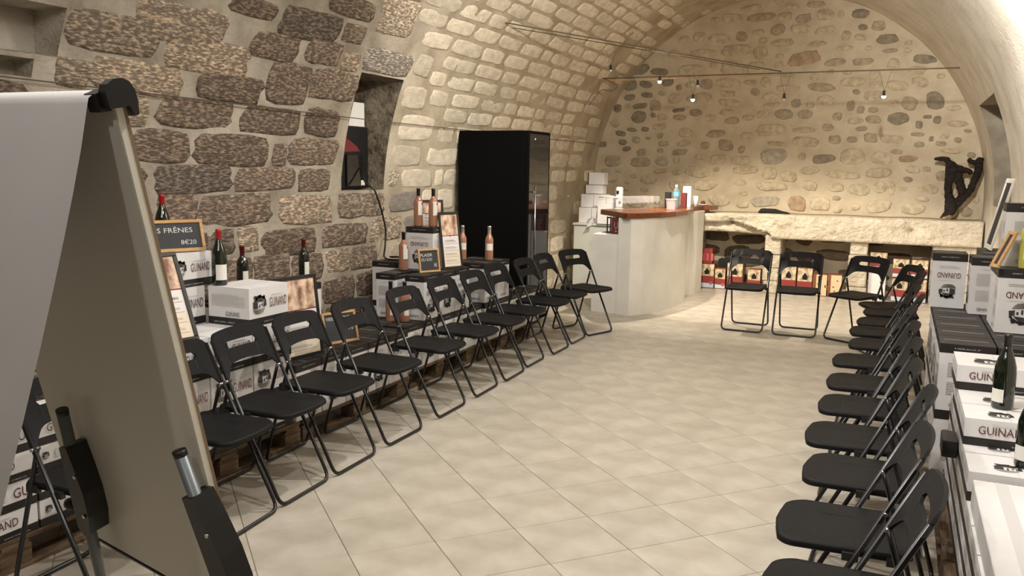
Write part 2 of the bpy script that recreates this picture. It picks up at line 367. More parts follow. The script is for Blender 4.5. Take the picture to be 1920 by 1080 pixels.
for (a, c) in rows:
    y = 2.0 + R.uniform(0, .3)
    while y < YB - .1:
        L = R.uniform(.42, .66) if (y > 6.5 or a > 2.6) else R.uniform(.35, .75)
        if R.random() < .15: L *= .55
        L = min(L, YB - .05 - y); gap = R.uniform(.035, .06); y0, y1 = y, y + L; y += L + gap
        if L < .18: continue
        if a > 2.75 and y1 < 4.2: continue
        if y0 > 10.9 and R.random() < (.30 if y0 < 11.6 else .55): continue
        if a > 4.9 and R.random() < .35 + (a - 4.9) * .4: continue
        for t in traced:            # clip against the stones already placed
            if t[2] < c + .01 and t[3] > a - .01 and t[0] < y1 + .04 and t[1] > y0 - .04:
                if y0 < t[0]: y1 = t[0] - .06
                else: y0 = t[1] + .06
        if y1 - y0 < .14: continue
        if inhole((y0 + y1) / 2, (a + c) / 2, .0) or any(H[0] < y1 and H[1] > y0 and H[2] < c and H[3] > a for H in HOLES):
            H = next((H for H in HOLES if H[0] < y1 and H[1] > y0 and H[2] < c and H[3] > a), HOLES[0])
            if y0 < H[0] - .15: y1 = H[0] - .02
            elif y1 > H[1] + .15: y0 = H[1] + .02
            else: continue
        stones.append((y0, y1, a, c))
cnt = {'l': 0, 'c': 0}; stuffb = None
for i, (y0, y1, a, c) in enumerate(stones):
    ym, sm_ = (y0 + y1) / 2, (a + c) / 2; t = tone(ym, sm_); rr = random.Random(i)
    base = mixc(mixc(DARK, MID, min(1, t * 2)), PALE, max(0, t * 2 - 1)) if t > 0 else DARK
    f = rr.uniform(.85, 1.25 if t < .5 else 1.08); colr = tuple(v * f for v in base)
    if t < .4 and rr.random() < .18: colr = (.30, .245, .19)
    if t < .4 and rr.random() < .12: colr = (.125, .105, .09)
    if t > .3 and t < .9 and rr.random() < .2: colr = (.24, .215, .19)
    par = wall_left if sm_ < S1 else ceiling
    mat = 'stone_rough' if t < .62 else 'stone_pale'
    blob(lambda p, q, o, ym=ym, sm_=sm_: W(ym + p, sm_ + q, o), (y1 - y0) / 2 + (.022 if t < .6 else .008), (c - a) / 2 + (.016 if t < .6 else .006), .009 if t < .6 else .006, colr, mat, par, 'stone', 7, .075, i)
# faint stones on the bright right-hand side of the vault
for i in range(0):
    rr = random.Random(900 + i); y = rr.uniform(7, 12); sm_ = rr.uniform(SMAX - 3.6, SMAX - 1.0)
    if inhole(y, sm_, .2): continue
    blob(lambda p, q, o, ym=y, sm_=sm_: W(ym + p, sm_ + q, o), rr.uniform(.12, .26), rr.uniform(.05, .09), .003, (.66, .60, .50), 'stone_pale', wall_right if sm_ > S2 else ceiling, 'stone', 3, .15, i)
# ------------------------------------------------------------------ back wall of rubble
b = MB(); nx_, nz_ = 56, 44
for j in range(nz_):
    for i in range(nx_):
        x = -4.5 + 5.7 * i / (nx_ - 1); z = 4.25 * j / (nz_ - 1)
        b.v.append(Vector((x, YB + .015 * noise.noise(Vector((x * 2.5, z * 2.5, 3))) , z)))
for j in range(nz_ - 1):
    for i in range(nx_ - 1): b._f([j * nx_ + i, j * nx_ + i + 1, (j + 1) * nx_ + i + 1, (j + 1) * nx_ + i], 0, True)
wall_back = struct(b.obj('wall_back', 'mortar_back'))
b = MB(); b.box((-4.7, YF - .1, 0), (1.4, YF, 4.4)); struct(b.obj('wall_front', 'mortar_vault'))
RUB = [(-1.54,-1.11,3.07,3.26,'r'),(-1.06,-0.78,3.05,3.16,'m'),(-0.71,-0.44,3.05,3.15,'m'),(-0.43,-0.15,3.31,3.45,'d'),(-0.35,-0.15,3.2,3.26,'m'),(0.02,0.31,3.05,3.17,'d'),(-1.68,-1.42,2.35,2.5,'m'),(-1.36,-1.16,2.36,2.49,'m'),(-1.46,-1.32,2.51,2.63,'m'),(-1.04,-0.88,2.19,2.3,'m'),(-0.91,-0.78,2.33,2.45,'m'),(-0.61,-0.51,2.42,2.53,'m'),(-0.47,-0.34,2.43,2.51,'m'),(-0.49,-0.29,2.29,2.4,'m'),(-0.23,0.04,2.27,2.44,'d'),(-0.07,0.13,2.46,2.65,'m'),(0.22,0.44,2.46,2.7,'d'),(0.32,0.42,2.28,2.39,'d'),(0.2,0.31,2.35,2.4,'d'),(0.12,0.21,2.22,2.33,'d'),(-0.61,-0.46,2.19,2.26,'m'),(-0.94,-0.78,2.02,2.14,'m'),(-0.71,-0.57,2.04,2.13,'m'),(-0.5,-0.32,2.04,2.17,'m'),(0.07,0.24,2.12,2.18,'m'),(0.29,0.35,2.06,2.13,'d'),(0.11,0.25,1.98,2.06,'m'),(0.37,0.51,2.0,2.07,'m'),(0.58,0.68,2.04,2.12,'m'),(0.69,0.78,2.17,2.22,'m'),(-1.83,-1.45,1.73,1.96,'g'),(-1.33,-1.21,1.79,1.91,'m'),(-1.15,-0.83,1.76,1.89,'d'),(-0.78,-0.45,1.74,1.98,'p'),(-0.39,-0.12,1.75,1.93,'p'),(-0.06,0.18,1.79,1.88,'r'),(-0.16,-0.0,1.89,1.96,'m'),(-1.93,-1.52,1.14,1.29,'g'),(-1.42,-1.17,1.09,1.32,'r'),(-1.14,-0.85,1.11,1.32,'p'),(-0.84,-0.73,1.26,1.33,'m'),(-0.41,-0.08,1.1,1.3,'p'),(0.01,0.33,1.1,1.25,'p'),(-0.65,-0.38,1.34,1.5,'p'),(-0.34,-0.16,1.37,1.53,'p'),(-0.15,-0.06,1.35,1.54,'p'),(-0.9,-0.7,1.37,1.5,'p'),(-0.68,-0.58,2.67,2.75,'m'),(-2.01,-1.88,2.68,2.79,'m'),(-0.93,-0.7,3.25,3.32,'p'),(-3.99,-3.87,2.47,2.6,'d'),(-3.7,-3.48,2.52,2.61,'d'),(-3.72,-3.48,2.31,2.5,'d'),(-3.42,-3.35,2.39,2.46,'d'),(-3.45,-3.27,2.49,2.65,'m'),(-3.96,-3.78,2.12,2.21,'d'),(-3.78,-3.63,2.19,2.25,'d'),(-3.56,-3.44,2.19,2.26,'d'),(-3.7,-3.56,2.02,2.13,'m'),(-3.49,-3.41,2.07,2.12,'m'),(-4.22,-4.08,1.96,2.05,'d'),(-3.32,-3.22,2.09,2.18,'m'),(-3.3,-3.14,1.98,2.06,'m'),(-3.62,-3.47,1.83,1.95,'m'),(-3.71,-3.4,1.67,1.82,'m'),(-3.35,-3.12,1.69,1.84,'g'),(-4.12,-3.85,1.67,1.84,'m'),(-3.1,-2.86,1.85,1.94,'m'),(-2.61,-2.32,2.1,2.22,'m'),(-2.67,-2.55,1.94,2.05,'m'),(-2.43,-2.2,1.91,2.08,'m'),(-2.14,-2.04,1.89,1.99,'m'),(-2.35,-2.14,2.29,2.4,'m'),(-3.1,-2.9,2.35,2.44,'m'),(-3.31,-3.21,1.88,1.95,'m'),(-3.07,-2.96,1.73,1.82,'p'),(-2.53,-2.29,1.72,1.87,'p'),(-2.88,-2.5,1.53,1.7,'p'),(-3.55,-3.28,1.42,1.57,'p'),(-4.12,-3.86,1.43,1.55,'p'),(-3.73,-3.47,3.01,3.17,'d'),(-3.9,-3.64,2.78,3.0,'d'),(-3.62,-3.42,2.82,2.93,'d'),(-3.58,-3.40,2.68,2.76,'d'),(-3.85,-3.66,2.64,2.74,'d'),(-4.02,-3.96,2.66,2.76,'d'),(-0.76,-0.53,3.65,3.79,'d'),(-0.67,-0.54,3.5,3.59,'d'),(-0.5,-0.33,3.49,3.62,'m')]
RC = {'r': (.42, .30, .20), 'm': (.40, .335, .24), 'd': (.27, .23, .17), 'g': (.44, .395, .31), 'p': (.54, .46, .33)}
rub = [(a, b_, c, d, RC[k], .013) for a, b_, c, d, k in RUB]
def arch_ok(x, z, e=.06):
    if z < Z0: return abs(x - CX) < EA - e
    return ((x - CX) / (EA - e)) ** 2 + ((z - Z0) / (EB - e)) ** 2 < 1
z = .03
while z < 4.0:
    h = R.uniform(.13, .22); x = CX - EA + R.uniform(0, .2)
    while x < CX + EA:
        wd = R.uniform(.14, .42) * (1.2 if z < 1.6 else 1); g = R.uniform(.02, .06)
        hh = h * R.uniform(.65, 1); zc = z + h / 2 + R.uniform(-.05, .05); xa, xb = x, x + wd; x = xb + g
        if R.random() < .10 or not (arch_ok(xa, zc + hh / 2) and arch_ok(xb, zc + hh / 2)): continue
        if any(t[0] < xb + .02 and t[1] > xa - .02 and t[2] < zc + hh / 2 + .01 and t[3] > zc - hh / 2 - .01 for t in rub[:len(RUB)]): continue
        if .75 < z < 1.02: continue
        c_ = mixc((.56, .475, .34), (.49, .41, .29), R.random())
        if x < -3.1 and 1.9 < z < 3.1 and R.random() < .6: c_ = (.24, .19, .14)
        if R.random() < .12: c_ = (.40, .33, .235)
        if z < .78: c_ = mixc((.12, .095, .07), (.20, .155, .11), R.random())  # brown stones below the ledge, with alcove shade put into their colour
        rub.append((xa, xb, zc - hh / 2, zc + hh / 2, c_, R.uniform(.008, .018)))
    z += h + .035
for _ in range(5000):
    wd, hh = R.uniform(.09, .34), R.uniform(.06, .15); xa = R.uniform(-4.3, 1.0 - wd); zc = R.uniform(1.12, 4.0); xb = xa + wd
    if R.random() < .5: hh = min(hh, wd * .7)
    if not (arch_ok(xa, zc + hh / 2, .03) and arch_ok(xb, zc + hh / 2, .03)): continue
    if any(t[0] < xb + .015 and t[1] > xa - .015 and t[2] < zc + hh / 2 + .012 and t[3] > zc - hh / 2 - .012 for t in rub): continue
    c_ = mixc((.56, .475, .34), (.47, .39, .27), R.random())
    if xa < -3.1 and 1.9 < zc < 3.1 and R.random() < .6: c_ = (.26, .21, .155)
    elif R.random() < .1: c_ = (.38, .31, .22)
    rub.append((xa, xb, zc - hh / 2, zc + hh / 2, c_, R.uniform(.010, .020)))
print('rubble stones', len(rub))
rub.sort(key=lambda t: -(t[1] - t[0]) * (t[3] - t[2]))
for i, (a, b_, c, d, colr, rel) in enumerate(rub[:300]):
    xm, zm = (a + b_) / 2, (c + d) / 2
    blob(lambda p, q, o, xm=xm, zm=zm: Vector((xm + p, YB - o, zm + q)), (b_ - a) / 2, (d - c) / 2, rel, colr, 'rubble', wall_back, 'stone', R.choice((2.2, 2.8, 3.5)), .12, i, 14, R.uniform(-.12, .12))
if len(rub) > 300:
    b = MB(); k = 8
    for i, (a, b_, c, d, colr, rel) in enumerate(rub[300:]):
        xm, zm, hw, hh = (a + b_) / 2, (c + d) / 2, (b_ - a) / 2, (d - c) / 2
        b.loft([[Vector((xm + f * hw * cos(2 * pi * j / k), YB - o, zm + f * hh * sin(2 * pi * j / k))) for j in range(k)] for f, o in ((1, -.02), (.95, .005), (.6, rel))], 0, True, True)
    o = b.obj('small_stones', 'rubble', wall_back); o.color = (.40, .32, .22, 1); o['kind'] = 'stuff'
# ------------------------------------------------------------------ floor of diagonal tiles
b = MB(); b.box((-4.6, YF, -.12), (1.3, YB + .1, -.004)); floor = struct(b.obj('floor', 'grout'))
TS, TH, TO = .3837, .826, Vector((-1.210, 2.668, 0)); g = TS / 2 - .0015
b = MB(); b.loft([[Vector((x * q, y * q, z)) for x, y in ((-1, -1), (1, -1), (1, 1), (-1, 1))] for q, z in ((g, -.012), (g, -.0015), (g - .0015, 0))], 0, True, False)
tme = b.mesh('tile', 'tile'); cand = []
for i in range(-40, 40):
    for j in range(-40, 40):
        p = TO + TS * Vector(((i + .5) * cos(TH) - (j + .5) * sin(TH), (i + .5) * sin(TH) + (j + .5) * cos(TH), 0))
        if -4.25 < p.x < .95 and YF < p.y < YB - .05: cand.append(p)
def seen(p):
    d = p - Vector((0, 0, CAMH)); zz = d.dot(fw)
    return zz > .3 and abs(d.dot(r2) / zz) < .66 and abs(d.dot(u2) / zz) < .40 and p.x > -3.9
cand.sort(key=lambda p: (not seen(p), p.length))
for p in cand[:300]: inst('tile', tme, floor, p, (0, 0, TH))
b = MB()
for p in cand[300:]:
    M = Matrix.Translation(p) @ Matrix.Rotation(TH, 4, 'Z'); n = len(b.v)
    b.v += [M @ Vector((x * g, y * g, 0)) for x, y in ((-1, -1), (1, -1), (1, 1), (-1, 1))]; b._f([n, n + 1, n + 2, n + 3])
o = b.obj('farther_tiles', 'tile', floor); o['kind'] = 'stuff'
# ------------------------------------------------------------------ stone bench with alcoves
bench = thing('stone_bench', 'rough pale stone ledge on piers along the rubble back wall', 'stone bench')
def bench_front(x, z, top):
    y = 11.95 + .03 * noise.noise(Vector((x * 3, z * 4, 2))) + .018 * noise.noise(Vector((x * 11, z * 12, 5)))
    for hx, hz in ((-2.085, .955), (.159, .925)):
        y += .09 * math.exp(-((x - hx) ** 2 + (z - hz) ** 2) / .0009) + .03 * math.exp(-((x - hx) ** 2 / .02 + (z - hz) ** 2 / .006))
    if x < -1.55: 
        e = .78 + .14 * min(1, (-1.55 - x) / .45)     # broken lower lip on the left block
        if z < e + .03: y += .12
    return y
b = MB(); nx_, nz_ = 150, 16; xs = [-2.62 + 3.58 * i / (nx_ - 1) for i in range(nx_)]
def bz(x): return (.80 + .01 * sin(x * 5)) if x < -1.55 else .75
rings = []
for x in xs:
    z0_, z1_ = bz(x), 1.07 + .004 * sin(x * 7) - (.05 * max(0, (-2.1 - x)))
    rr = [Vector((x, YB + .03, z0_)), Vector((x, 12.2, z0_))]
    for j in range(nz_): z_ = z0_ + (z1_ - z0_) * j / (nz_ - 1); rr.append(Vector((x, bench_front(x, z_, z1_) + (.02 if j in (0, nz_ - 1) else 0), z_)))
    rr += [Vector((x, 12.2, z1_ + .004)), Vector((x, YB + .03, z1_))]
    rings.append(rr)
b.loft(rings, 0, True, True, True); b.obj('ledge_slab', 'bench_stone', bench)
for xa, xb in ((-2.80, -2.53), (-1.62, -1.42), (-.545, -.32), (.42, .97)):
    z_ = 0; i = 0
    while z_ < .74:
        h = min(R.uniform(.16, .26), .745 - z_ + (.05 if xa < -1 else 0))
        if .76 - z_ - h < .08: h = (.81 if xa < -1.5 else .76) - z_
        e = [R.uniform(-.012, .012) for _ in range(4)]
        bb = MB(); bb.rbox((xa + e[0], 12.02 + e[1], z_), (xb + e[2], YB + .02, z_ + h - .004), .012); bb.obj('block', 'bench_stone', bench); z_ += h; i += 1
# ------------------------------------------------------------------ bar counter
ctr = thing('bar_counter', 'curved white plastered bar counter with a dark wooden top', 'bar counter')
outl = [(-2.71,9.33),(-2.6,9.47),(-2.52,9.64),(-2.45,9.85),(-2.41,10.1),(-2.385,10.35),(-2.38,10.6),(-2.41,10.85),(-2.47,11.08),(-2.53,11.2),(-2.47,11.25),(-2.43,11.5),(-2.42,11.85),(-2.62,11.85),(-2.66,11.4),(-2.7,11.05),(-2.64,10.6),(-2.65,10.3),(-2.72,9.95),(-2.87,9.66),(-2.87,9.37)]
b = MB(); b.prism(outl, 0, 1.10); b.obj('counter_wall', 'counter_plaster', ctr)
b = MB(); b.prism([(-3.19,9.43),(-2.872,9.385),(-2.872,9.66),(-2.95,9.9),(-3.19,9.9)], 0, .905, 0, .008); b.obj('side_step', 'counter_plaster', ctr)
b = MB(); b.prism([(-3.27,9.93),(-2.79,9.29),(-2.74,9.26),(-2.6,9.42),(-2.47,9.7),(-2.385,10.05),(-2.345,10.5),(-2.37,10.95),(-2.46,11.3),(-2.44,11.88),(-2.72,11.9),(-2.85,11.3),(-2.92,10.7),(-2.98,10.4),(-3.2,10.12)], 1.10, 1.16, 0, .006); b.obj('counter_top', 'bar_wood', ctr)
b = MB(); b.rbox((-2.74, 11.93, 1.10), (-2.33, 12.35, 1.155), .004); b.obj('end_plank', 'bar_wood', ctr)
b = MB(); b.box((-2.66, 11.95, 1.07), (-2.44, 12.3, 1.10)); b.obj('plank_support', 'counter_plaster', ctr)
# ------------------------------------------------------------------ folding chairs
def chair_meshes():
    M = {}
    H = .2
    # seat
    b = MB(); out = []
    def rc(cx, cy, r_, a0, a1, k=6): return [(cx + r_ * cos(a0 + (a1 - a0) * i / k), cy + r_ * sin(a0 + (a1 - a0) * i / k)) for i in range(k + 1)]
    hw = .192
    out = [(-.15, -.165), *rc(.195, -hw + .075, .075, -pi / 2, -pi / 8), (.275, -.07), (.281, 0), (.275, .07), *rc(.195, hw - .075, .075, pi / 8, pi / 2), (-.13, .19), (-.15, .165)]
    out.insert(1, (-.13, -.19))
    def ring(q, z): return [Vector(((x - .06) * q + .06, y * q, z + .004 * cos(y * 8) - (.010 * max(0, x - .18) / .1))) for x, y in out]
    b.loft([ring(.97, .437), ring(1, .443), ring(1, .455), ring(.975, .463), ring(.9, .461), ring(.5, .459)], 0, True, True)
    M['seat'] = b.mesh('seat', 'chair_plastic')
    # backrest panel: strips with a slot; t = height along the tube line
    def tx(z): return .235 - .40 * z / .82
    b = MB(); K = 36; th = .011
    def top(y):
        a = abs(y); t = .825 - .012 * (a / .2) ** 2
        if a > .165: t -= .055 * (1 - math.sqrt(max(0, 1 - ((a - .165) / .052) ** 2)))
        return t
    def bot(y):
        a = abs(y)
        return .672 - .01 * (a / .15) ** 2 if a < .13 else .662 - .095 * ((a - .13) / .087) ** 1.5
    def P(y, z, d): 
        x = tx(z) - .022 * cos(min(pi / 2, abs(y) / .217 * pi / 2)) + d; return Vector((x, y, z))
    for sgn in (0,):
        cols = []
        for i in range(K + 1):
            y = -.217 + .434 * i / K; a = abs(y)
            if a < .118:
                q = 1 - max(0, (a - .100)) / .018; hh = .017 * math.sqrt(max(0, 1 - (1 - q) ** 2)) + .0001
                cols.append((y, [bot(y), (.748 - hh), (.748 + hh), top(y)]))
            else: cols.append((y, [bot(y), .748, .748, top(y)]))
        for d, fl in ((th / 2, False), (-th / 2, True)):
            n = len(b.v)
            for y, zs in cols:
                for zz in zs: b.v.append(P(y, zz, d))
            for i in range(K):
                for j in (0, 2):
                    f = [n + i * 4 + j, n + (i + 1) * 4 + j, n + (i + 1) * 4 + j + 1, n + i * 4 + j + 1]
                    b._f(f if not fl else f[::-1], 0, True)
        n2 = (K + 1) * 4
        for i in range(K):
            for j in (0, 1, 2, 3): b._f([i * 4 + j, (i + 1) * 4 + j, n2 + (i + 1) * 4 + j, n2 + i * 4 + j], 0, False)
        for i in (0, K):
            for j in (0, 2): b._f([i * 4 + j, i * 4 + j + 1, n2 + i * 4 + j + 1, n2 + i * 4 + j])
    M['backrest'] = b.mesh('backrest', 'chair_plastic')
    def U(zt, xt, xf, hw): 
        return fillet([(xt, -hw, zt), (xf, -hw, .010), (xf, hw, .010), (xt, hw, zt)], .05)
    b = MB(); b.tube(U(.79, tx(.79), .235, .208), .0095, 8); M['front_leg_frame'] = b.mesh('front_leg_frame', 'chair_tube')
    b = MB(); b.tube(fillet([(-.062, -.190, .60), (-.085, -.190, .52), (-.232, -.190, .010), (-.232, .190, .010), (-.085, .190, .52), (-.062, .190, .60)], .05), .009, 8)
    M['rear_leg_frame'] = b.mesh('rear_leg_frame', 'chair_tube')
    b = MB(); b.tube([(tx(.60), -.019, .60), (tx(.60), .019, .60)], .007, 8); M['pivot_bolt'] = b.mesh('pivot_bolt', 'steel')
    b = MB(); b.cbox((-.10, 0, .438), (.055, .02, .03)); M['hinge_bracket'] = b.mesh('hinge_bracket', 'black_plastic')
    b = MB(); b.cbox((.035, 0, .438), (.05, .02, .026)); M['seat_bracket'] = b.mesh('seat_bracket', 'black_plastic')
    return M
CHM = chair_meshes()
def chair(x, y, rz, label, group):
    t = thing('folding_chair', label, 'chair', (x, y, 0), rz, group)
    for k in ('seat', 'backrest', 'front_leg_frame', 'rear_leg_frame'): inst(k, CHM[k], t)
    for sg in (-1, 1): inst('pivot_bolt', CHM['pivot_bolt'], t, (0, sg * .203, 0)); inst('hinge_bracket', CHM['hinge_bracket'], t, (0, sg * .185, 0)); inst('seat_bracket', CHM['seat_bracket'], t, (0, sg * .196, 0))
    return t
ordw = ['first', 'second', 'third', 'fourth', 'fifth', 'sixth', 'seventh', 'eighth', 'ninth', 'tenth', 'eleventh', 'twelfth']
LY = [(2.925, -2.83), (3.38, -2.865), (3.845, -2.875), (4.39, -2.885), (5.02, -2.90), (5.59, -2.915), (6.11, -2.92), (6.62, -2.955), (7.19, -2.94), (7.70, -2.955), (8.21, -2.87)]
for i, (y, x) in enumerate(LY):
    if i == 0: lb = 'black folding chair half hidden by the right edge of the flip chart board'
    elif i == 10: lb = 'black folding chair nearest the white bar counter, last of the left row'
    else: lb = 'black folding chair in the left row along the wine cartons, %s from the flip chart' % ordw[i]
    chair(x, y, rad([-4, -3, -3, -3, -2, -2, -2, -2, 0, 0, -22][i]) * -1 * 0 + rad([5, 3, 2, 0, 1, 2, 2, 1, 0, 0, -20][i]), lb, 'folding chairs in the left row')
chair(-2.78, 2.28, rad(3), 'black folding chair seen through the gap between flip chart paper and board', 'folding chairs in the left row')
RYs = [(2.50, -.02), (3.03, -.035), (3.62, -.005), (4.13, -.045), (4.70, -.035), (5.25, -.035), (5.87, -.045), (6.50, .02), (7.03, 0), (7.51, .03), (8.05, .06), (8.50, .02)]
for i, (y, x) in enumerate(RYs):
    if i == 0: lb = 'nearest black folding chair of the right row, cut by the bottom of the picture'
    elif i == 11: lb = 'black folding chair at the far end of the right row, turned'
    else: lb = 'black folding chair in the right row along the carton wall, %s from the camera' % ordw[i]
    chair(x, y, pi + rad([0, 2, -2, 1, 0, 2, 0, -2, 2, 0, 4, 22][i]), lb, 'folding chairs in the right row')
chair(-1.39, 9.21, rad(-90 - 2), 'black folding chair at the back, left of three, nearest the bar counter', 'folding chairs at the back')
chair(-.88, 9.19, rad(-90 + 0), 'black folding chair at the back, middle one of the three facing the camera', 'folding chairs at the back')
chair(-.30, 9.10, rad(-90 - 32), 'black folding chair at the back, angled toward the left, beside the right row', 'folding chairs at the back')
# ------------------------------------------------------------------ cartons
def emblem(b, T, r, mi):
    rr = random.Random(3)
    for i in range(16):
        a = rr.uniform(.25, pi * .97); q = rr.uniform(.55, .95); cx, cy = cos(a) * q * r, sin(a) * q * r * .9; s_ = rr.uniform(.10, .2) * r
        b.face([T(cx + s_ * cos(t * pi / 3) * rr.uniform(.7, 1.3), cy + s_ * sin(t * pi / 3) * rr.uniform(.6, 1)) for t in range(6)], mi)
    def q4(*p): b.face([T(x * r, y * r) for x, y in p], mi)
    q4((-.75, -.35), (-.18, -.42), (-.18, .18), (-.75, .1)); q4((-.85, .12), (-.15, .2), (.1, .48), (-.5, .38))
    q4((-.12, .2), (.62, .14), (.36, .42), (.1, .46)); q4((.0, -.38), (.12, -.37), (.12, -.02), (.0, -.02)); q4((.3, -.2), (.44, -.19), (.44, .0), (.3, .0)); q4((.55, -.34), (.62, -.33), (.62, .12), (.55, .12))
    q4((.62, -.3), (.95, -.25), (.9, .2), (.66, .1))
    for k in range(5):
        y = -.48 - k * .09; hw = math.sqrt(max(.02, 1 - y * y)) * .95
        b.face([T(x * r, yy * r) for x, yy in ((-hw, y), (0, y - .05), (hw * .9, y + .02), (hw * .9, y + .055), (0, y), (-hw, y + .045))], mi)
def stripes(b, T, cx, cy, w_, h_, n, mi):
    for i in range(n):
        y = cy + h_ / 2 - h_ * (i + .5) / n; w2 = w_ * (1 if i % 3 else .82); hh = h_ / n * .28
        b.face([T(cx - w_ / 2, y - hh), T(cx - w_ / 2 + w2, y - hh), T(cx - w_ / 2 + w2, y + hh), T(cx - w_ / 2, y + hh)], mi)
_pc = {}
PM = ['print_red', 'print_black', 'print_faint', 'print_white']
def printmesh(kind, w_, h_):
    key = (kind, round(w_, 3), round(h_, 3))
    if key in _pc: return _pc[key]
    b = MB(); T = lambda x, y: Vector((x, 0, y))
    def txt(s_, x, y, ww, hh, mi): V, F = text2d(s_, ww, hh); b.add2d(V, F, lambda p, q: T(x + p, y + q), mi)
    if kind == 'wide':
        hb = h_ * .45
        emblem(b, lambda x, y: T(x - w_ * .26, y + h_ * .57), min(w_ * .19, h_ * .30), 1); txt('GUINAND', w_ * .22, h_ * .56, w_ * .44, h_ * .25, 0)
        stripes(b, T, w_ * .22, h_ * .76, w_ * .34, .006, 1, 2); txt('SAINT CHRISTOL', w_ * .06, -.0 + h_ * .075, w_ * .42, h_ * .035, 3)
    elif kind == 'text':
        txt('GUINAND', -w_ * .06, h_ * .60, w_ * .56, h_ * .30, 0); stripes(b, T, 0, h_ * .84, w_ * .4, .006, 1, 2); txt('SAINT CHRISTOL', w_ * .2, h_ * .10, w_ * .35, h_ * .05, 3)
    elif kind == 'bits':
        txt('GUI', w_ * .30, h_ * .60, w_ * .24, h_ * .36, 0); emblem(b, lambda x, y: T(x - w_ * .38, y + h_ * .60), h_ * .17, 1)
        for i in range(4): b.face([T(w_ * x, h_ * z) for x, z in ((-.24 + i * .09, .45), (-.18 + i * .09, .45), (-.18 + i * .09, .75), (-.24 + i * .09, .75))], 2)
    elif kind == 'side':
        stripes(b, T, 0, h_ * .66, w_ * .8, h_ * .30, 8, 2); txt('GUINAND', w_ * .1, h_ * .30, w_ * .34, h_ * .12, 1); txt('SAINT CHRISTOL - HERAULT', -w_ * .1, h_ * .075, w_ * .5, h_ * .035, 3)
    elif kind == 'tall':      # turned upside down, dark lid on top
        txt2 = text2d('GUINAND', w_ * .66, h_ * .10); b.add2d(txt2[0], txt2[1], lambda p, q: T(-p, h_ * .60 - q), 0)
        emblem(b, lambda x, y: T(-x, h_ * .30 - y), w_ * .27, 1); stripes(b, T, 0, h_ * .76, w_ * .6, h_ * .05, 2, 2); stripes(b, T, 0, h_ * .51, w_ * .6, .004, 1, 2)
        txt('SAINT CHRISTOL', 0, h_ * .935, w_ * .5, h_ * .02, 3)
    elif kind == 'tallside':
        t2 = text2d('GUINAND', w_ * .5, h_ * .055); b.add2d(t2[0], t2[1], lambda p, q: T(-p, h_ * .09 - q), 1)
        stripes(b, T, 0, h_ * .62, w_ * .66, h_ * .22, 9, 2); stripes(b, T, 0, h_ * .34, w_ * .66, h_ * .20, 8, 2)
        t2 = text2d('GUINAND', w_ * .4, h_ * .035); b.add2d(t2[0], t2[1], lambda p, q: T(-p, h_ * .80 - q), 2); txt('HERAULT', 0, h_ * .935, w_ * .45, h_ * .02, 3)
    out = []
    for q, nm in enumerate(('logo_text', 'emblem', 'small_print', 'band_text')):
        fs = [f for f, mi in zip(b.f, b.mi) if mi == q]
        if not fs: continue
        bb = MB(); mp = {}
        for f in fs:
            for i in f:
                if i not in mp: mp[i] = len(bb.v); bb.v.append(b.v[i])
            bb._f([mp[i] for i in f])
        out.append((nm, bb.mesh(nm, PM[q])))
    _pc[key] = out; return out
_cm = {}
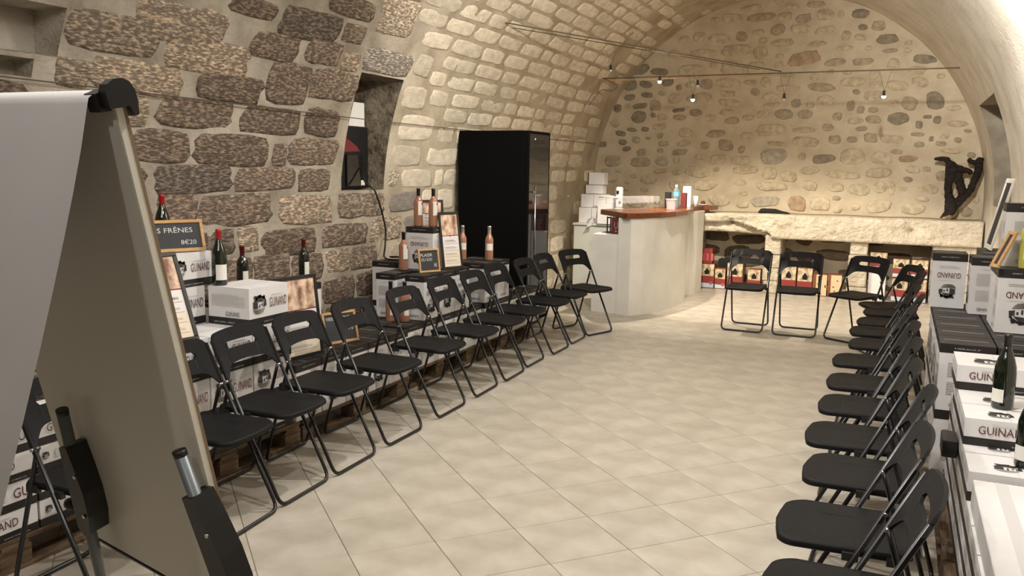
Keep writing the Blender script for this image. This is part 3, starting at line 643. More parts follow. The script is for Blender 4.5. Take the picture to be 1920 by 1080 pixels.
def carton(x0, y0, z0, dx, dy, dz, kind, label, group, faces='xY', prints=None, plain_=False):
    """kind: lying (dark band at the foot) / upright (dark lid on top). faces: X=+x, x=-x, Y=-y"""
    t = thing('wine_carton', label, 'carton', (x0 + dx / 2, y0 + dy / 2, z0), 0, group)
    key = (kind, dx, dy, dz)
    if key not in _cm:
        hx, hy = dx / 2 - .0015, dy / 2 - .0015; bh = .032 if dz < .15 else (.040 if kind == 'lying' else .046)
        body, band = MB(), MB()
        if kind == 'lying':
            body.box((-hx + .002, -hy + .002, bh), (hx - .002, hy - .002, dz - .001)); band.box((-hx, -hy, 0), (hx, hy, bh + .001))
            body.face([(-.002, -hy + .003, dz), (.002, -hy + .003, dz), (.002, hy - .003, dz), (-.002, hy - .003, dz)], 1)
        elif kind == 'plain': body.rbox((-hx, -hy, 0), (hx, hy, dz - .001), .003); body.box((-.02, -hy + .004, dz - .0015), (.02, hy - .004, dz - .0002), 1)
        else:
            body.box((-hx + .002, -hy + .002, 0), (hx - .002, hy - .002, dz - bh)); band.box((-hx, -hy, dz - bh - .001), (hx, hy, dz - .001))
            band.box((-hx * .8, -.0015, dz - .0012), (hx * .8, .0015, dz + .0004), 1)
        _cm[key] = (body.mesh('carton_body', ['carton', 'print_faint']), band.mesh('dark_band', ['carton_black', 'print_grey']) if band.v else None)
    bm_, ba = _cm[key]; inst('carton_body', bm_, t)
    if ba: inst('dark_band' if kind == 'lying' else 'dark_lid', ba, t)
    if kind == 'plain' or plain_: return t
    prints = prints or {}
    e = .0012
    for f in faces:
        w_ = dy if f in 'Xx' else dx
        pk = prints.get(f) or (('wide' if kind == 'lying' else 'tall') if f == max(faces, key=lambda q: dy if q in 'Xx' else dx) else ('side' if kind == 'lying' else 'tallside'))
        me = printmesh(pk, w_, dz)
        for nm, m2 in me:
            if f == 'X': inst(nm, m2, t, (dx / 2 + e, 0, 0), (0, 0, pi / 2))
            elif f == 'x': inst(nm, m2, t, (-dx / 2 - e, 0, 0), (0, 0, -pi / 2))
            else: inst(nm, m2, t, (0, -dy / 2 - e, 0))
    if kind == 'lying' and dz < .15 and 'T' in prints:
        me = printmesh('topemblem', dx, dy) if ('topemblem', round(dx, 3), round(dy, 3)) in _pc else None
        if me is None:
            b = MB(); emblem(b, lambda x, y: Vector((x - dx * .1, y - dy * .1, 0)), min(dx, dy) * .22, 1); stripes(b, lambda x, y: Vector((x, y, 0)), dx * .2, dy * .3, dx * .3, .02, 2, 2)
            me = b.mesh('printed_logo', PM); _pc[('topemblem', round(dx, 3), round(dy, 3))] = me
        inst('top_emblem', me, t, (0, 0, dz + .0006))
    return t
XF = -3.15
lay = ['bottom', 'second', 'third', 'top']
GL = 'wine cartons stacked on pallets along the left wall'
# S0: thin lying cartons seen through the easel gap
for k in range(4):
    for j in range(3):
        y = 1.98 + j * .335
        if k == 3 and j == 2: continue
        carton(XF - .25, y, .14 + .115 * k, .25, .33, .115, 'lying', 'flat carton behind the easel leg, %s layer, %s one of the low pile' % (lay[k], ['left', 'middle', 'right'][j]), GL, 'X', {'X': 'bits' if (j + k) % 2 else 'text'})
# S1: four layers of lying cartons by the posters
for k in range(3):
    for j, y in enumerate((2.98, 3.305, 3.63)):
        carton(XF - .29, y, .14 + .21 * k, .29, .322, .21, 'lying', 'lying wine carton beside the flip chart, %s layer, %s column' % (lay[k], ['left', 'middle', 'right'][j]), GL, 'XY', {'X': 'wide', 'Y': 'side'})
carton(XF - .29, 3.605, .77, .29, .33, .21, 'lying', 'large white logo carton on top of the stack beside the tall poster frame', GL, 'XY', {'X': 'wide', 'Y': 'side'})
for k, y, zz, tx_ in ((0, 3.30, .14, 'bottom'), (1, 3.30, .35, 'second'), (2, 3.30, .56, 'third'), (3, 3.30, .77, 'fourth')):
    carton(-3.76, y, zz, .29, .322, .21, 'lying', 'white wine carton in the pile under the chalkboard, %s layer' % tx_, GL, 'X', {'X': 'wide'})
carton(-3.76, 3.36, .98, .29, .322, .185, 'lying', 'white wine carton topmost of the left pile, carrying the chalkboard marked 8€20', GL, 'X', {'X': 'wide'})
# S2: upright cartons with dark lids, low front rows and a taller row at the wall
for i in range(5):
    y = 3.985 + i * .255
    carton(XF - .17, y, .14, .17, .25, .34, 'upright', 'black-lidded upright carton, front low row, %s from the poster frame' % ordw[i], GL, 'XY', {'X': 'tall'})
    carton(XF - .345, y, .14, .17, .25, .34, 'upright', 'black-lidded upright carton, second low row, %s from the poster frame' % ordw[i], GL, 'Y')
for i in range(5):
    y = 3.985 + i * .255
    for k in range(2):
        if i > 3 and k: continue
        carton(-3.95, y, .14 + .34 * k, .24, .25, .34, 'upright', 'black-lidded carton against the wall under the dark bottles, %s layer, %s from left' % (['lower', 'upper'][k], ordw[i]), GL, 'XY', {'X': 'tall'})
# S3: rosé display
for i in range(5):
    y = 5.33 + i * .255
    carton(XF - .24, y, .14, .17, .25, .34, 'upright', 'black-lidded upright carton below the rosé display, front row, %s from left' % ordw[i], GL, 'XY', {'X': 'tall'})
    carton(XF - .415, y, .14, .17, .25, .34, 'upright', 'black-lidded upright carton below the rosé display, second row, %s from left' % ordw[i], GL, 'Y')
    carton(-3.82, y, .14, .24, .25, .34, 'upright', 'black-lidded upright carton below the rosé display, wall row, %s from left' % ordw[i], GL, 'Y')
for i in range(3):
    y = 5.62 + i * .255
    carton(-3.40, y, .482, .17, .25, .34, 'upright', 'black-lidded upright carton under the rosé poster, upper row, %s from left' % ordw[i], GL, 'XY', {'X': 'tall'})
carton(-3.66, 5.62, .482, .17, .25, .34, 'upright', 'upright carton with black lid behind the two lower rosé bottles', GL, 'XY')
for k in range(2):
    carton(-4.14, 6.30, .14 + .342 * k, .24, .25, .34, 'upright', 'black-lidded carton in the wall corner under the coiled cable, %s one, left' % ['lower', 'upper'][k], GL, 'XY')
    carton(-3.89, 6.30 + (1 - k) * .32, .14 + .342 * k, .24, .25, .34, 'upright', 'black-lidded carton beside the coiled cable, %s one, right' % ['lower', 'upper'][k], GL, 'XY')
carton(-3.66, 5.885, .482, .25, .25, .34, 'upright', 'upright carton with black lid hidden behind the rosé poster', GL, 'XY')
carton(-3.60, 5.97, .824, .25, .17, .34, 'upright', 'upside-down white wine carton carrying two black-capped rosé bottles', GL, 'XY', {'Y': 'tall'})
# S4: stack before the wine fridge
for i in range(3):
    y = 6.62 + i * .255
    carton(-3.39, y, .14, .19, .25, .34, 'upright', 'black-lidded carton before the wine fridge, lower layer, %s from left' % ordw[i], GL, 'XY', {'X': 'tall'})
    if i < 2:
        carton(-3.39, y, .482, .19, .25, .34, 'upright', 'black-lidded carton under the silver-capped bottles, front side, %s from left' % ordw[i], GL, 'XY', {'X': 'tallside', 'Y': 'tallside'})
        carton(-3.58, y, .14, .19, .25, .34, 'upright', 'carton behind the fridge-side stack, lower layer, %s from left' % ordw[i], GL, 'Y')
        carton(-3.58, y, .482, .19, .25, .34, 'upright', 'black-lidded carton under the left silver-capped bottle, rear side, %s from left' % ordw[i], GL, 'Y')
carton(-3.40, 7.385, .14, .19, .25, .34, 'upright', 'upright wine carton with black lid at the foot of the wine fridge, near one', GL, 'XY', {'X': 'tall'})
carton(-3.40, 7.64, .14, .19, .25, .34, 'upright', 'upright wine carton with black lid at the foot of the wine fridge, far one', GL, 'XY', {'X': 'tall'})
# right-hand stock
GR = 'wine cartons stacked on pallets along the right wall'
for k in range(2):
    for i in range(6):
        y = 4.72 + i * .255
        carton(.235, y, .14 + .34 * k, .25, .25, .34, 'upright', 'black-lidded carton of the right stock, aisle side, %s layer, %s from camera' % (['lower', 'upper'][k], ordw[i]), GR, 'xY')
        if i < 2 or k: carton(.49, y, .14 + .34 * k, .25, .25, .34, 'upright', 'black-lidded carton of the right stock, wall side, %s layer, %s from camera' % (['lower', 'upper'][k], ordw[i]), GR, 'Y')
carton(.215, 5.98, .822, .20, .25, .34, 'upright', 'upside-down wine carton with logo, left one on the dark ledge at the right', GR, 'xY', {'Y': 'tall'})
carton(.42, 5.79, .822, .19, .25, .34, 'upright', 'upside-down wine carton with text panel, middle one on the dark right ledge', GR, 'xY', {'Y': 'tallside'})
carton(.505, 5.18, .822, .26, .17, .34, 'upright', 'upside-down wine carton with large logo, nearest on the dark right ledge', GR, 'xY', {'Y': 'tall'})
carton(.50, 6.10, .822, .26, .25, .34, 'upright', 'black-lidded carton under the leaning pale frame at the right, near one', GR, 'Y')
carton(.50, 6.36, .822, .26, .25, .34, 'upright', 'black-lidded carton under the leaning pale frame at the right, far one', GR, 'Y')
for i in range(2): carton(.49, 6.26 + i * .255, .14, .25, .25, .34, 'upright', 'black-lidded carton of the right stock, wall side, lower layer, far %s' % ordw[i], GR, 'Y')
carton(.505, 5.36, .822, .26, .25, .34, 'upright', 'upright wine carton behind the nearest logo carton on the dark ledge', GR, 'Y')
carton(.525, 5.30, 1.164, .26, .17, .34, 'upright', 'white wine carton with black lid topmost at the right edge, behind the yellow bottle', GR, 'xY', {'Y': 'tallside'})
for k, (y0, n) in enumerate(((2.45, 9), (2.45, 9), (2.45, 9), (3.45, 5), (3.80, 3))):
    for i in range(n):
        y = y0 + i * .25
        if y > 4.6: continue
        last = (k >= 2 and i == 0)
        for c_, x in enumerate((.30, .635)):
            if c_ and k < 2: continue
            carton(x, y, .14 + .11 * k, .33, .248, .11, 'lying', 'flat carton of the right pile, layer %s from floor, %s from camera, %s side' % (['one', 'two', 'three', 'four', 'five'][k], ordw[i], ['aisle', 'wall'][c_]), GR, 'xY', {'Y': 'text', 'x': 'side', 'T': 1})
carton(.29, 4.30, .692, .33, .33, .11, 'lying', 'flat logo carton behind the nearer dark bottle, highest of the stepped pile', GR, 'xY', {'Y': 'text', 'x': 'side', 'T': 1})
carton(.63, 4.30, .692, .33, .33, .11, 'lying', 'flat white wine carton highest of the stepped pile, at the wall side', GR, 'xY', {'Y': 'text', 'x': 'side', 'T': 1})
carton(.31, 2.45, .472, .18, .94, .10, 'plain', 'long plain white carton at the near end of the right-hand pile', GR)
carton(.50, 2.60, .472, .30, .65, .22, 'plain', 'tall plain white carton at the bottom right corner', GR)
b = MB(); b.rbox((0, 0, 0), (.06, .16, .075), .004); o = b.obj('small_black_box', 'carton_black', None, (.238, 3.95, .47)); tag(o, 'small black box poking out of the right-hand carton pile', 'box')
b.v
# ------------------------------------------------------------------ pallets
plk, blk, bpl = MB().rbox((-.06, -.60, 0), (.06, .60, .022), .002).mesh('plank', 'pallet_wood'), MB().rbox((-.05, -.07, 0), (.05, .07, .078), .002).mesh('block', 'pallet_wood'), MB().rbox((-.05, -.60, 0), (.05, .60, .02), .002).mesh('bottom_plank', 'pallet_wood')
def pallet(x0, x1, y, label):
    t = thing('wooden_pallet', label, 'pallet', ((x0 + x1) / 2, y, 0), 0, 'wooden pallets under the cartons'); h = (x1 - x0) / 2
    for i in range(5): inst('plank', plk, t, (-h + .06 + (2 * h - .12) * i / 4, 0, .117))
    for x in (-h + .05, 0, h - .05):
        inst('bottom_plank', bpl, t, (x, 0, 0))
        for yy in (-.53, 0, .53): inst('block', blk, t, (x, yy, .0395 - .0195 + .0))
    for yy in (-.53, 0, .53):
        b = MB(); b.rbox((-h, yy - .06, .098), (h, yy + .06, .117), .002); b.obj('cross_board', 'pallet_wood', t)
for i, y in enumerate((2.2, 3.42, 4.64, 5.86, 7.08)):
    pallet(-4.10, -3.15 if y < 5 else -3.22, y, 'wooden pallet under the left cartons, %s from the flip chart end' % ordw[i])
for i, y in enumerate((3.05, 4.27, 5.49)):
    pallet(.26, .95, y, 'wooden pallet under the right-hand cartons, %s from the camera' % ordw[i])
# ------------------------------------------------------------------ bottles
BORD = [(.0, 0), (.034, 0), (.0365, .004), (.0375, .012), (.0375, .185), (.036, .198), (.030, .212), (.020, .224), (.0155, .236), (.0140, .250), (.0138, .255)]
BURG = [(.0, 0), (.038, 0), (.0405, .004), (.0415, .012), (.0415, .150), (.039, .175), (.031, .205), (.0225, .228), (.0165, .246), (.0145, .258)]
FLUT = [(.0, 0), (.032, 0), (.035, .004), (.036, .012), (.036, .175), (.0345, .19), (.027, .21), (.019, .225), (.0150, .245), (.0138, .255)]
def bottle(loc, kind, glass, caps, label, group=None, lab='label_white', la=(.05, .125), ang=0, spread=1.1, pink=False, sc_=1.0, name='wine_bottle'):
    t = thing(name, label, 'bottle', loc, 0, group); P = {'bord': BORD, 'burg': BURG, 'flut': FLUT}[kind]
    P = [(r_ * sc_, z * sc_) for r_, z in P]
    b = MB(); b.lathe(P + [(0, P[-1][1])], 24); b.obj('bottle_glass', glass, t)
    z = P[-1][1]; b = MB(); b.lathe([(.0146 * sc_, z - .030), (.0150 * sc_, z - .028), (.0150 * sc_, z + .035), (.0162 * sc_, z + .036), (.0162 * sc_, z + .047), (.012 * sc_, z + .049), (0, z + .049)], 18); b.obj('capsule', caps, t)
    rm = max(r_ for r_, _ in P) + .0007
    b = MB(); b.lathe([(rm, la[0]), (rm, la[1])], 14, a0=ang - spread / 2 * 1.0, a1=ang + spread / 2); b.obj('label', lab, t)
    if pink: b = MB(); b.lathe([(rm + .0004, la[1] - .03), (rm + .0004, la[1] - .005)], 6, a0=ang + spread / 2 - .35, a1=ang + spread / 2 - .02); b.obj('label_patch', 'label_pink', t)
    return t
aR = rad(-20)
bottle((-3.66, 3.52, 1.166), 'burg', 'bottle_dark', 'capsule_red', 'dark wine bottle with red capsule behind the chalkboard marked 8€20', None, ang=-.1)
bottle((-3.395, 3.655, .981), 'burg', 'bottle_dark', 'capsule_red', 'dark wine bottle with bright red capsule standing beside the topmost logo carton', None, ang=-.5, spread=1.6, la=(.03, .115))
bottle((-3.83, 4.33, .821), 'bord', 'bottle_dark', 'capsule_wine', 'dark wine bottle with wine-red capsule behind the large logo carton', None, ang=-.25, la=(.03, .14))
bottle((-3.83, 4.96, .821), 'bord', 'bottle_dark', 'capsule_wine', 'dark wine bottle with wine-red capsule behind the second poster frame', None, ang=-.25, la=(.03, .14))
bottle((-3.53, 6.05, 1.165), 'bord', 'rose_wine', 'capsule_black', 'rosé bottle with black capsule on the upside-down carton, left of the pair', 'black-capped rosé bottles', ang=-.55, la=(.09, .20), spread=1.1, pink=True)
bottle((-3.41, 6.08, 1.165), 'bord', 'rose_wine', 'capsule_black', 'rosé bottle with black capsule on the upside-down carton, right of the pair', 'black-capped rosé bottles', ang=-.55, la=(.09, .20), spread=1.1, pink=True)
bottle((-3.56, 5.87, .825), 'bord', 'rose_wine', 'capsule_black', 'rosé bottle with black capsule standing left of the small plaisir chalkboard', 'black-capped rosé bottles', ang=-.55, la=(.09, .20), spread=1.1, pink=True)
bottle((-3.45, 5.50, .481), 'bord', 'rose_wine', 'capsule_black', 'rosé bottle with black capsule in the recess below the display, left of two', 'black-capped rosé bottles', ang=-.55, la=(.05, .14), pink=True)
bottle((-3.345, 5.53, .481), 'bord', 'rose_wine', 'capsule_black', 'rosé bottle with black capsule in the recess below the display, right of two', 'black-capped rosé bottles', ang=-.55, la=(.05, .14))
bottle((-3.53, 6.83, .823), 'flut', 'rose_wine', 'capsule_silver', 'rosé bottle with silver capsule against the pale wall, left of the wine fridge', 'silver-capped rosé bottles', ang=-1.0, la=(.09, .15), spread=1.8)
bottle((-3.30, 6.90, .823), 'flut', 'rose_wine', 'capsule_silver', 'rosé bottle with silver capsule in front of the black wine fridge side', 'silver-capped rosé bottles', ang=-1.0, la=(.09, .15), spread=1.8)
bottle((.452, 4.03, .691), 'burg', 'bottle_dark', 'capsule_black', 'tall dark wine bottle with cream label on the right-hand carton pile', None, ang=-2.3, la=(.03, .085), spread=1.3, sc_=1.02)
bottle((.50, 3.60, .581), 'burg', 'bottle_dark', 'capsule_black', 'dark wine bottle cut by the right edge of the picture', None, ang=-2.3, la=(.03, .085), spread=1.3)
bottle((.635, 5.24, 1.165), 'bord', 'yellow_wine', 'capsule_black', 'pale yellow wine bottle at the right edge on the upside-down carton', None, ang=-1.6, la=(.05, .13))
# ------------------------------------------------------------------ framed posters and chalkboards
def frame_thing(name, label, cat, loc, rot, w_, h_, fw_, fmat, kind, lines=()):
    """local: x to the right, z up along the board, front faces -y"""
    t = thing(name, label, cat, loc, 0, None, rot); d = .014
    b = MB()
    b.rbox((-w_ / 2, -d, 0), (w_ / 2, 0, fw_), .002); b.rbox((-w_ / 2, -d, h_ - fw_), (w_ / 2, 0, h_), .002)
    b.rbox((-w_ / 2, -d, fw_), (-w_ / 2 + fw_, 0, h_ - fw_), .002); b.rbox((w_ / 2 - fw_, -d, fw_), (w_ / 2, 0, h_ - fw_), .002)
    b.obj('frame', fmat, t)
    iw, ih = w_ - 2 * fw_, h_ - 2 * fw_; T = lambda x, y: Vector((x, -.0075, y)); e = lambda x, y: Vector((x, -.0078, y))
    b = MB(); b.box((-iw / 2, -.007, fw_), (iw / 2, -.001, h_ - fw_)); b.obj('backing', 'slate' if kind == 'slate' else 'white_paper', t)
    if kind == 'slate':
        b = MB()
        for s_, x, y, ww, hh in lines: V, F = text2d(s_, ww, hh); b.add2d(V, F, lambda p, q: T(x + p, y + q))
        b.obj('chalk_writing', 'chalk', t)
    else:
        z1 = h_ - fw_; zs = z1 - ih * .40
        b = MB(); b.face([T(-iw / 2, zs), T(iw / 2, zs), T(iw / 2, z1), T(-iw / 2, z1)]); b.obj('vine_photograph', 'vine_photo', t)
        b = MB(); b.face([T(-iw / 2, fw_), T(iw / 2, fw_), T(iw / 2, fw_ + ih * .30), T(-iw / 2, fw_ + ih * .30)]); b.obj('price_panel', 'cream_paper', t)
        b = MB(); b.face([e(-iw / 2, zs - .006), e(iw / 2, zs - .006), e(iw / 2, zs), e(-iw / 2, zs)], 0); b.face([e(-.008, zs - .006), e(0, zs - .016), e(.008, zs - .006)], 0)
        for s_, x, y, ww, hh in lines: V, F = text2d(s_, ww, hh); b.add2d(V, F, lambda p, q: e(x + p, y + q), 1)
        for k in range(4):
            yy = fw_ + ih * (.06 + .125 * k); b.face([e(-iw * .42, yy), e(iw * .42, yy), e(iw * .42, yy + .0016), e(-iw * .42, yy + .0016)], 0)
            stripes(b, e, -iw * .03, yy + .022, iw * .7, .018, 3, 2)
        b.obj('poster_print', ['maroon', 'print_black', 'print_grey'], t)
    return t
def lean(yaw, back): return (Matrix.Rotation(yaw, 3, 'Z') @ Matrix.Rotation(-back, 3, 'X')).to_euler()
frame_thing('poster_frame', 'tall black-framed wine poster beside the flip chart, leaning on the cartons', 'poster', (-3.15, 3.09, .775), lean(rad(80), rad(22)), .24, .46, .022, 'frame_black', 'poster', (('FRÊNES', .02, .225, .10, .016),))
frame_thing('poster_frame', 'black-framed poster with a vine photograph behind the second and third left chairs', 'poster', (-3.235, 4.13, .484), lean(rad(83), rad(7)), .40, .50, .022, 'frame_black', 'poster', (('VIEILLES VIGNES', 0, .245, .16, .012),))
frame_thing('poster_frame', 'narrow black-framed rosé poster leaning beside the small chalkboard', 'poster', (-3.262, 6.14, .825), lean(rad(68), rad(9)), .21, .46, .02, 'frame_black', 'poster', (('PLAISIR', 0, .23, .07, .010),))
frame_thing('picture_frame', 'small black frame half hidden behind the rosé bottles and the poster', 'frame', (-3.52, 6.26, 1.11), lean(rad(60), rad(5)), .22, .26, .02, 'frame_black', 'poster')
frame_thing('chalkboard', 'wood-framed chalkboard reading Les Frênes 8€20 on the topmost left carton', 'chalkboard', (-3.54, 3.47, 1.168), lean(rad(68), rad(16)), .36, .175, .018, 'light_wood', 'slate', (('LES FRÊNES', .0, .122, .24, .034), ('8€20', .09, .052, .085, .026)))
frame_thing('chalkboard', 'small wood-framed chalkboard with a 6€90 price behind the fourth left chair', 'chalkboard', (-3.285, 4.64, .484), lean(rad(72), rad(14)), .27, .21, .018, 'light_wood', 'slate', (('VIEILLE VIGNE', -.01, .165, .19, .022), ('6€90', .055, .10, .10, .04)))
frame_thing('chalkboard', 'small wood-framed chalkboard reading Plaisir du Sud beside the rosé bottle', 'chalkboard', (-3.30, 5.83, .826), lean(rad(66), rad(10)), .20, .185, .016, 'light_wood', 'slate', (('PLAISIR', -.02, .135, .11, .024), ('DU SUD', -.02, .10, .10, .022), ('8€', .06, .055, .03, .03)))
# right side leaning panels
frame_thing('picture_frame', 'large pale frame seen edge-on, leaning at the right against the boxes', 'frame', (.56, 6.45, 1.166), lean(rad(-88), rad(12)), .30, .47, .03, 'board_edge', 'slate')
frame_thing('chalkboard', 'tilted wood-edged chalkboard leaning on the right-hand upper carton', 'chalkboard', (.485, 5.16, 1.166), lean(rad(-62), rad(26)), .07, .21, .02, 'light_wood', 'slate')
# ------------------------------------------------------------------ wine fridge
fr = thing('wine_fridge', 'tall black wine fridge with a glass door and a long steel handle', 'fridge', (-3.80, 8.30, 0))
b = MB(); b.rbox((-.40, -.29, .03), (.34, .29, 2.01), .006); b.obj('cabinet', 'fridge_black', fr)
b = MB(); b.box((-.38, -.27, 0), (.32, .27, .03)); b.obj('plinth', 'black_plastic', fr)
b = MB(); b.rbox((.342, -.29, .05), (.39, .29, 2.01), .004); b.obj('door_frame', 'fridge_black', fr)
b = MB(); b.box((.390, -.265, .09), (.393, .255, 1.98)); b.obj('door_glass', 'fridge_glass', fr)
b = MB(); b.tube([(.435, -.20, .62), (.435, -.20, 1.46)], .009, 10); b.tube([(.39, -.20, .68), (.435, -.20, .68)], .006); b.tube([(.39, -.20, 1.40), (.435, -.20, 1.40)], .006); b.obj('handle', 'steel', fr)
b = MB(); b.lathe([(0, 0), (.006, 0), (.006, .002), (0, .002)], 10); o = b.obj('status_light', 'led_blue', fr, (.395, -.13, 1.93), (0, pi / 2, 0))
# ------------------------------------------------------------------ speaker box in the slit window, cable
sp = thing('speaker_box', 'black box with a red print set into the slit window', 'speaker', (-4.51, 6.42, 1.435))
b = MB(); b.rbox((-.09, -.26, 0), (.09, .26, .545), .008); b.obj('housing', 'black_plastic', sp)
b = MB(); b.face([(.0915, -.12, .32), (.0915, .12, .33), (.0915, .08, .37), (.0915, -.03, .42), (.0915, -.12, .46)]); b.obj('red_print', 'maroon', sp)
b = MB(); b.rbox((.09, -.10, .02), (.115, .22, .30), .006); b.obj('lower_panel', 'fridge_glass', sp)
b = MB(); b.face([(.1165, .10, .03), (.1165, .16, .03), (.1165, .16, .075), (.1165, .10, .075)]); b.obj('sticker', 'label_white', sp)
b = MB(); b.cbox((-4.48, 6.54, 2.09), (.04, .28, .21)); o = b.obj('window_panel', 'counter_plaster', wall_left)
cord = MB(); cord.tube(fillet([(-4.39, 6.50, 1.62), (-4.31, 6.47, 1.475), (-4.235, 6.49, 1.44), (-4.225, 6.585, 1.26), (-4.225, 6.66, 1.07), (-4.225, 6.65, .93), (-4.16, 6.52, .838), (-4.02, 6.36, .836), (-3.90, 6.36, .838), (-3.86, 6.46, .842), (-3.95, 6.52, .846), (-4.05, 6.46, .850), (-4.0, 6.37, .858), (-3.88, 6.40, .862), (-3.90, 6.50, .866)], .05), .008, 8)
tag(cord.obj('power_cable', 'black_plastic'), 'thick black cable hanging from the slit window down to the cartons', 'cable')
# ------------------------------------------------------------------ cables and spot lamps
def cable(name, pts, r, label, mat='cable_dark', sag=0):
    b = MB(); P = [Vector(p) for p in pts]; out = []
    for i in range(len(P) - 1):
        for k in range(12): t = k / 12; q = P[i].lerp(P[i + 1], t); q.z -= sag * 4 * t * (1 - t); out.append(q)
    out.append(P[-1]); b.tube(out, r, 6, 0); return tag(b.obj(name, mat), label, 'cable')
def ws(y, s, o=.03): return W(y, s, o)
cable('wall_cable', [ws(2.0, 2.085), ws(3.87, 2.07), ws(6.4, 2.04), ws(12.3, 2.02)], .004, 'thin cable stretched along the left stone wall at head height')
A0, A1 = W(7.93, 3.20, .02), Vector((-1.277, 10.0, 2.721))
cable('light_cable', [A0, Vector((-1.277, 10.0, 2.725))], .006, 'upper taut lighting cable running from the left vault to the room middle')
cable('light_cable', [W(8.15, 3.18, .02), Vector((-1.50, 9.92, 2.745))], .004, 'lower taut lighting cable running just below the upper one')
cable('light_cable', [(-3.319, 10.0, 2.704), (.462, 10.0, 2.713)], .007, 'straight lighting cable crossing the vault in front of the rubble wall')
cable('light_cable', [(-3.319, 10.02, 2.68), (-1.3, 10.02, 2.69)], .005, 'pale second lighting cable crossing beside the straight one', 'light_wood')
b = MB(); b.tube(fillet([(-3.30, 10.0, 2.70), (-3.12, 10.02, 2.62), (-3.22, 10.1, 2.56), (-3.42, 10.25, 2.60), (-3.62, 10.4, 2.42)], .08), .004, 6); tag(b.obj('loose_cable', 'cable_dark'), 'loose curly cable hanging at the left end of the crossing light cable', 'cable')
def spotlamp(x, y, z, zt, on, label, to=None, watts=0, deg=70):
    t = thing('spot_lamp', label, 'lamp', (x, y, z), 0, 'small spot lamps hanging from the cables')
    b = MB(); b.tube([(-.06, 0, zt - z), (0, 0, .05)], .0018, 5); b.tube([(.06, 0, zt - z), (0, 0, .05)], .0018, 5); b.obj('hanging_wires', 'cable_dark', t)
    b = MB(); b.lathe([(0, .055), (.012, .055), (.014, .04), (.014, .012), (.024, 0), (.022, 0), (.010, .012)], 14); b.obj('lamp_holder', 'black_plastic', t)
    b = MB(); b.lathe([(0, -.026), (.012, -.024), (.021, -.012), (.022, 0), (.012, .008), (0, .008)], 14); b.obj('bulb', 'lamp_on' if on else 'capsule_silver', t)
    if watts: spot('lamp_beam', (x, y, z - .05), to, watts, deg, .35, .02, WARM)
spotlamp(-2.627, 10.0, 2.657, 2.70, True, 'lit spot lamp at the left of the crossing cable above the bar', (-2.0, 10.9, 0), 190, 110)
spotlamp(-2.234, 10.0, 2.445, 2.70, True, 'lit spot lamp hanging lower, second from the left', (-1.5, 11.1, 0), 130, 90)
spotlamp(-2.186, 10.0, 2.60, 2.70, False, 'dark spot lamp turned away, between the lit left lamps')
spotlamp(-1.232, 10.0, 2.435, 2.71, False, 'tiny unlit spot lamp hanging at the middle of the crossing cable')
spotlamp(-.229, 10.0, 2.446, 2.71, True, 'lit spot lamp at the right in front of the rubble wall', (-.4, 11.2, 0), 85, 95)
spotlamp(-3.223, 10.0, 2.80, 3.02, False, 'unlit spot lamp hanging near the left vault')
spot('bar_spot', (-2.3, 9.0, 3.2), (-2.9, 10.6, 1.1), 25, 60, .8, .03, WARM)
# ------------------------------------------------------------------ white cabinet, boxes, things behind the bar
cb = thing('white_cabinet', 'low white cabinet with dark top seam behind the bar counter', 'cabinet', (-3.75, 11.45, 0))
b = MB(); b.rbox((-.32, -.25, .0), (.34, .3, .86), .006); b.obj('cabinet_body', 'white_enamel', cb)
b = MB(); b.box((-.31, -.24, .86), (.33, .29, .868)); b.obj('dark_seam', 'black_plastic', cb)
b = MB(); b.rbox((-.335, -.265, .868), (.355, .31, .90), .006); b.obj('cabinet_lid', 'white_enamel', cb)
def wbox(x, y, z, dx, dy, dz, label, dark=True):
    t = thing('white_box', label, 'box', (x + dx / 2, y + dy / 2, z), 0, 'white boxes stacked on the cabinet')
    b = MB(); b.rbox((-dx / 2, -dy / 2, 0), (dx / 2, dy / 2, dz - .003), .003); b.obj('box_body', 'carton', t)
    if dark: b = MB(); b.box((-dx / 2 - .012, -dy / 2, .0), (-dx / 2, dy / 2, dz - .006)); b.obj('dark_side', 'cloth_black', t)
wbox(-4.02, 11.25, .903, .175, .2, .21, 'left white box of the bottom row on the cabinet', False)
wbox(-3.84, 11.25, .903, .175, .2, .21, 'middle white box of the bottom row on the cabinet', False)
wbox(-4.0, 11.27, 1.115, .175, .2, .18, 'left white box in the second row of the stack', False)
wbox(-3.82, 11.27, 1.115, .175, .2, .18, 'middle white box in the second row of the stack', False)
wbox(-3.64, 11.27, .903, .16, .2, .38, 'right tall white box of the stack, behind the white bag', False)
wbox(-3.94, 11.28, 1.30, .24, .18, .12, 'flat white box third in height of the stack')
wbox(-3.90, 11.28, 1.425, .22, .18, .165, 'topmost white box of the stack behind the bar')
t = thing('paper_bag', 'white paper bag with ribbon tails on the cabinet beside the boxes', 'bag', (-3.62, 11.20, .903))
b = MB(); b.prism([(-.10, -.04), (.10, -.04), (.10, .045), (-.10, .045)], 0, .27); b.obj('bag_body', 'white_plastic', t)
b = MB()
for pts in (((-.16, .19), (-.10, .21), (-.12, .06), (-.17, .10)), ((-.20, .03), (-.15, .10), (-.17, -.03), (-.25, -.06))): b.loft([[Vector((x, yy, z)) for x, z in pts] for yy in (-.065, -.055)], 0, True, False)
b.obj('ribbon', 'cloth_white', t)
t = thing('lever_corkscrew', 'white upright lever bottle opener with a long handle at the bar end', 'bottle opener', (-3.435, 11.21, .903))
b = MB(); b.rbox((-.045, -.04, .22), (.045, .04, .50), .015); b.rbox((-.05, -.05, 0), (.05, .05, .22), .01); b.obj('stand', 'white_plastic', t)
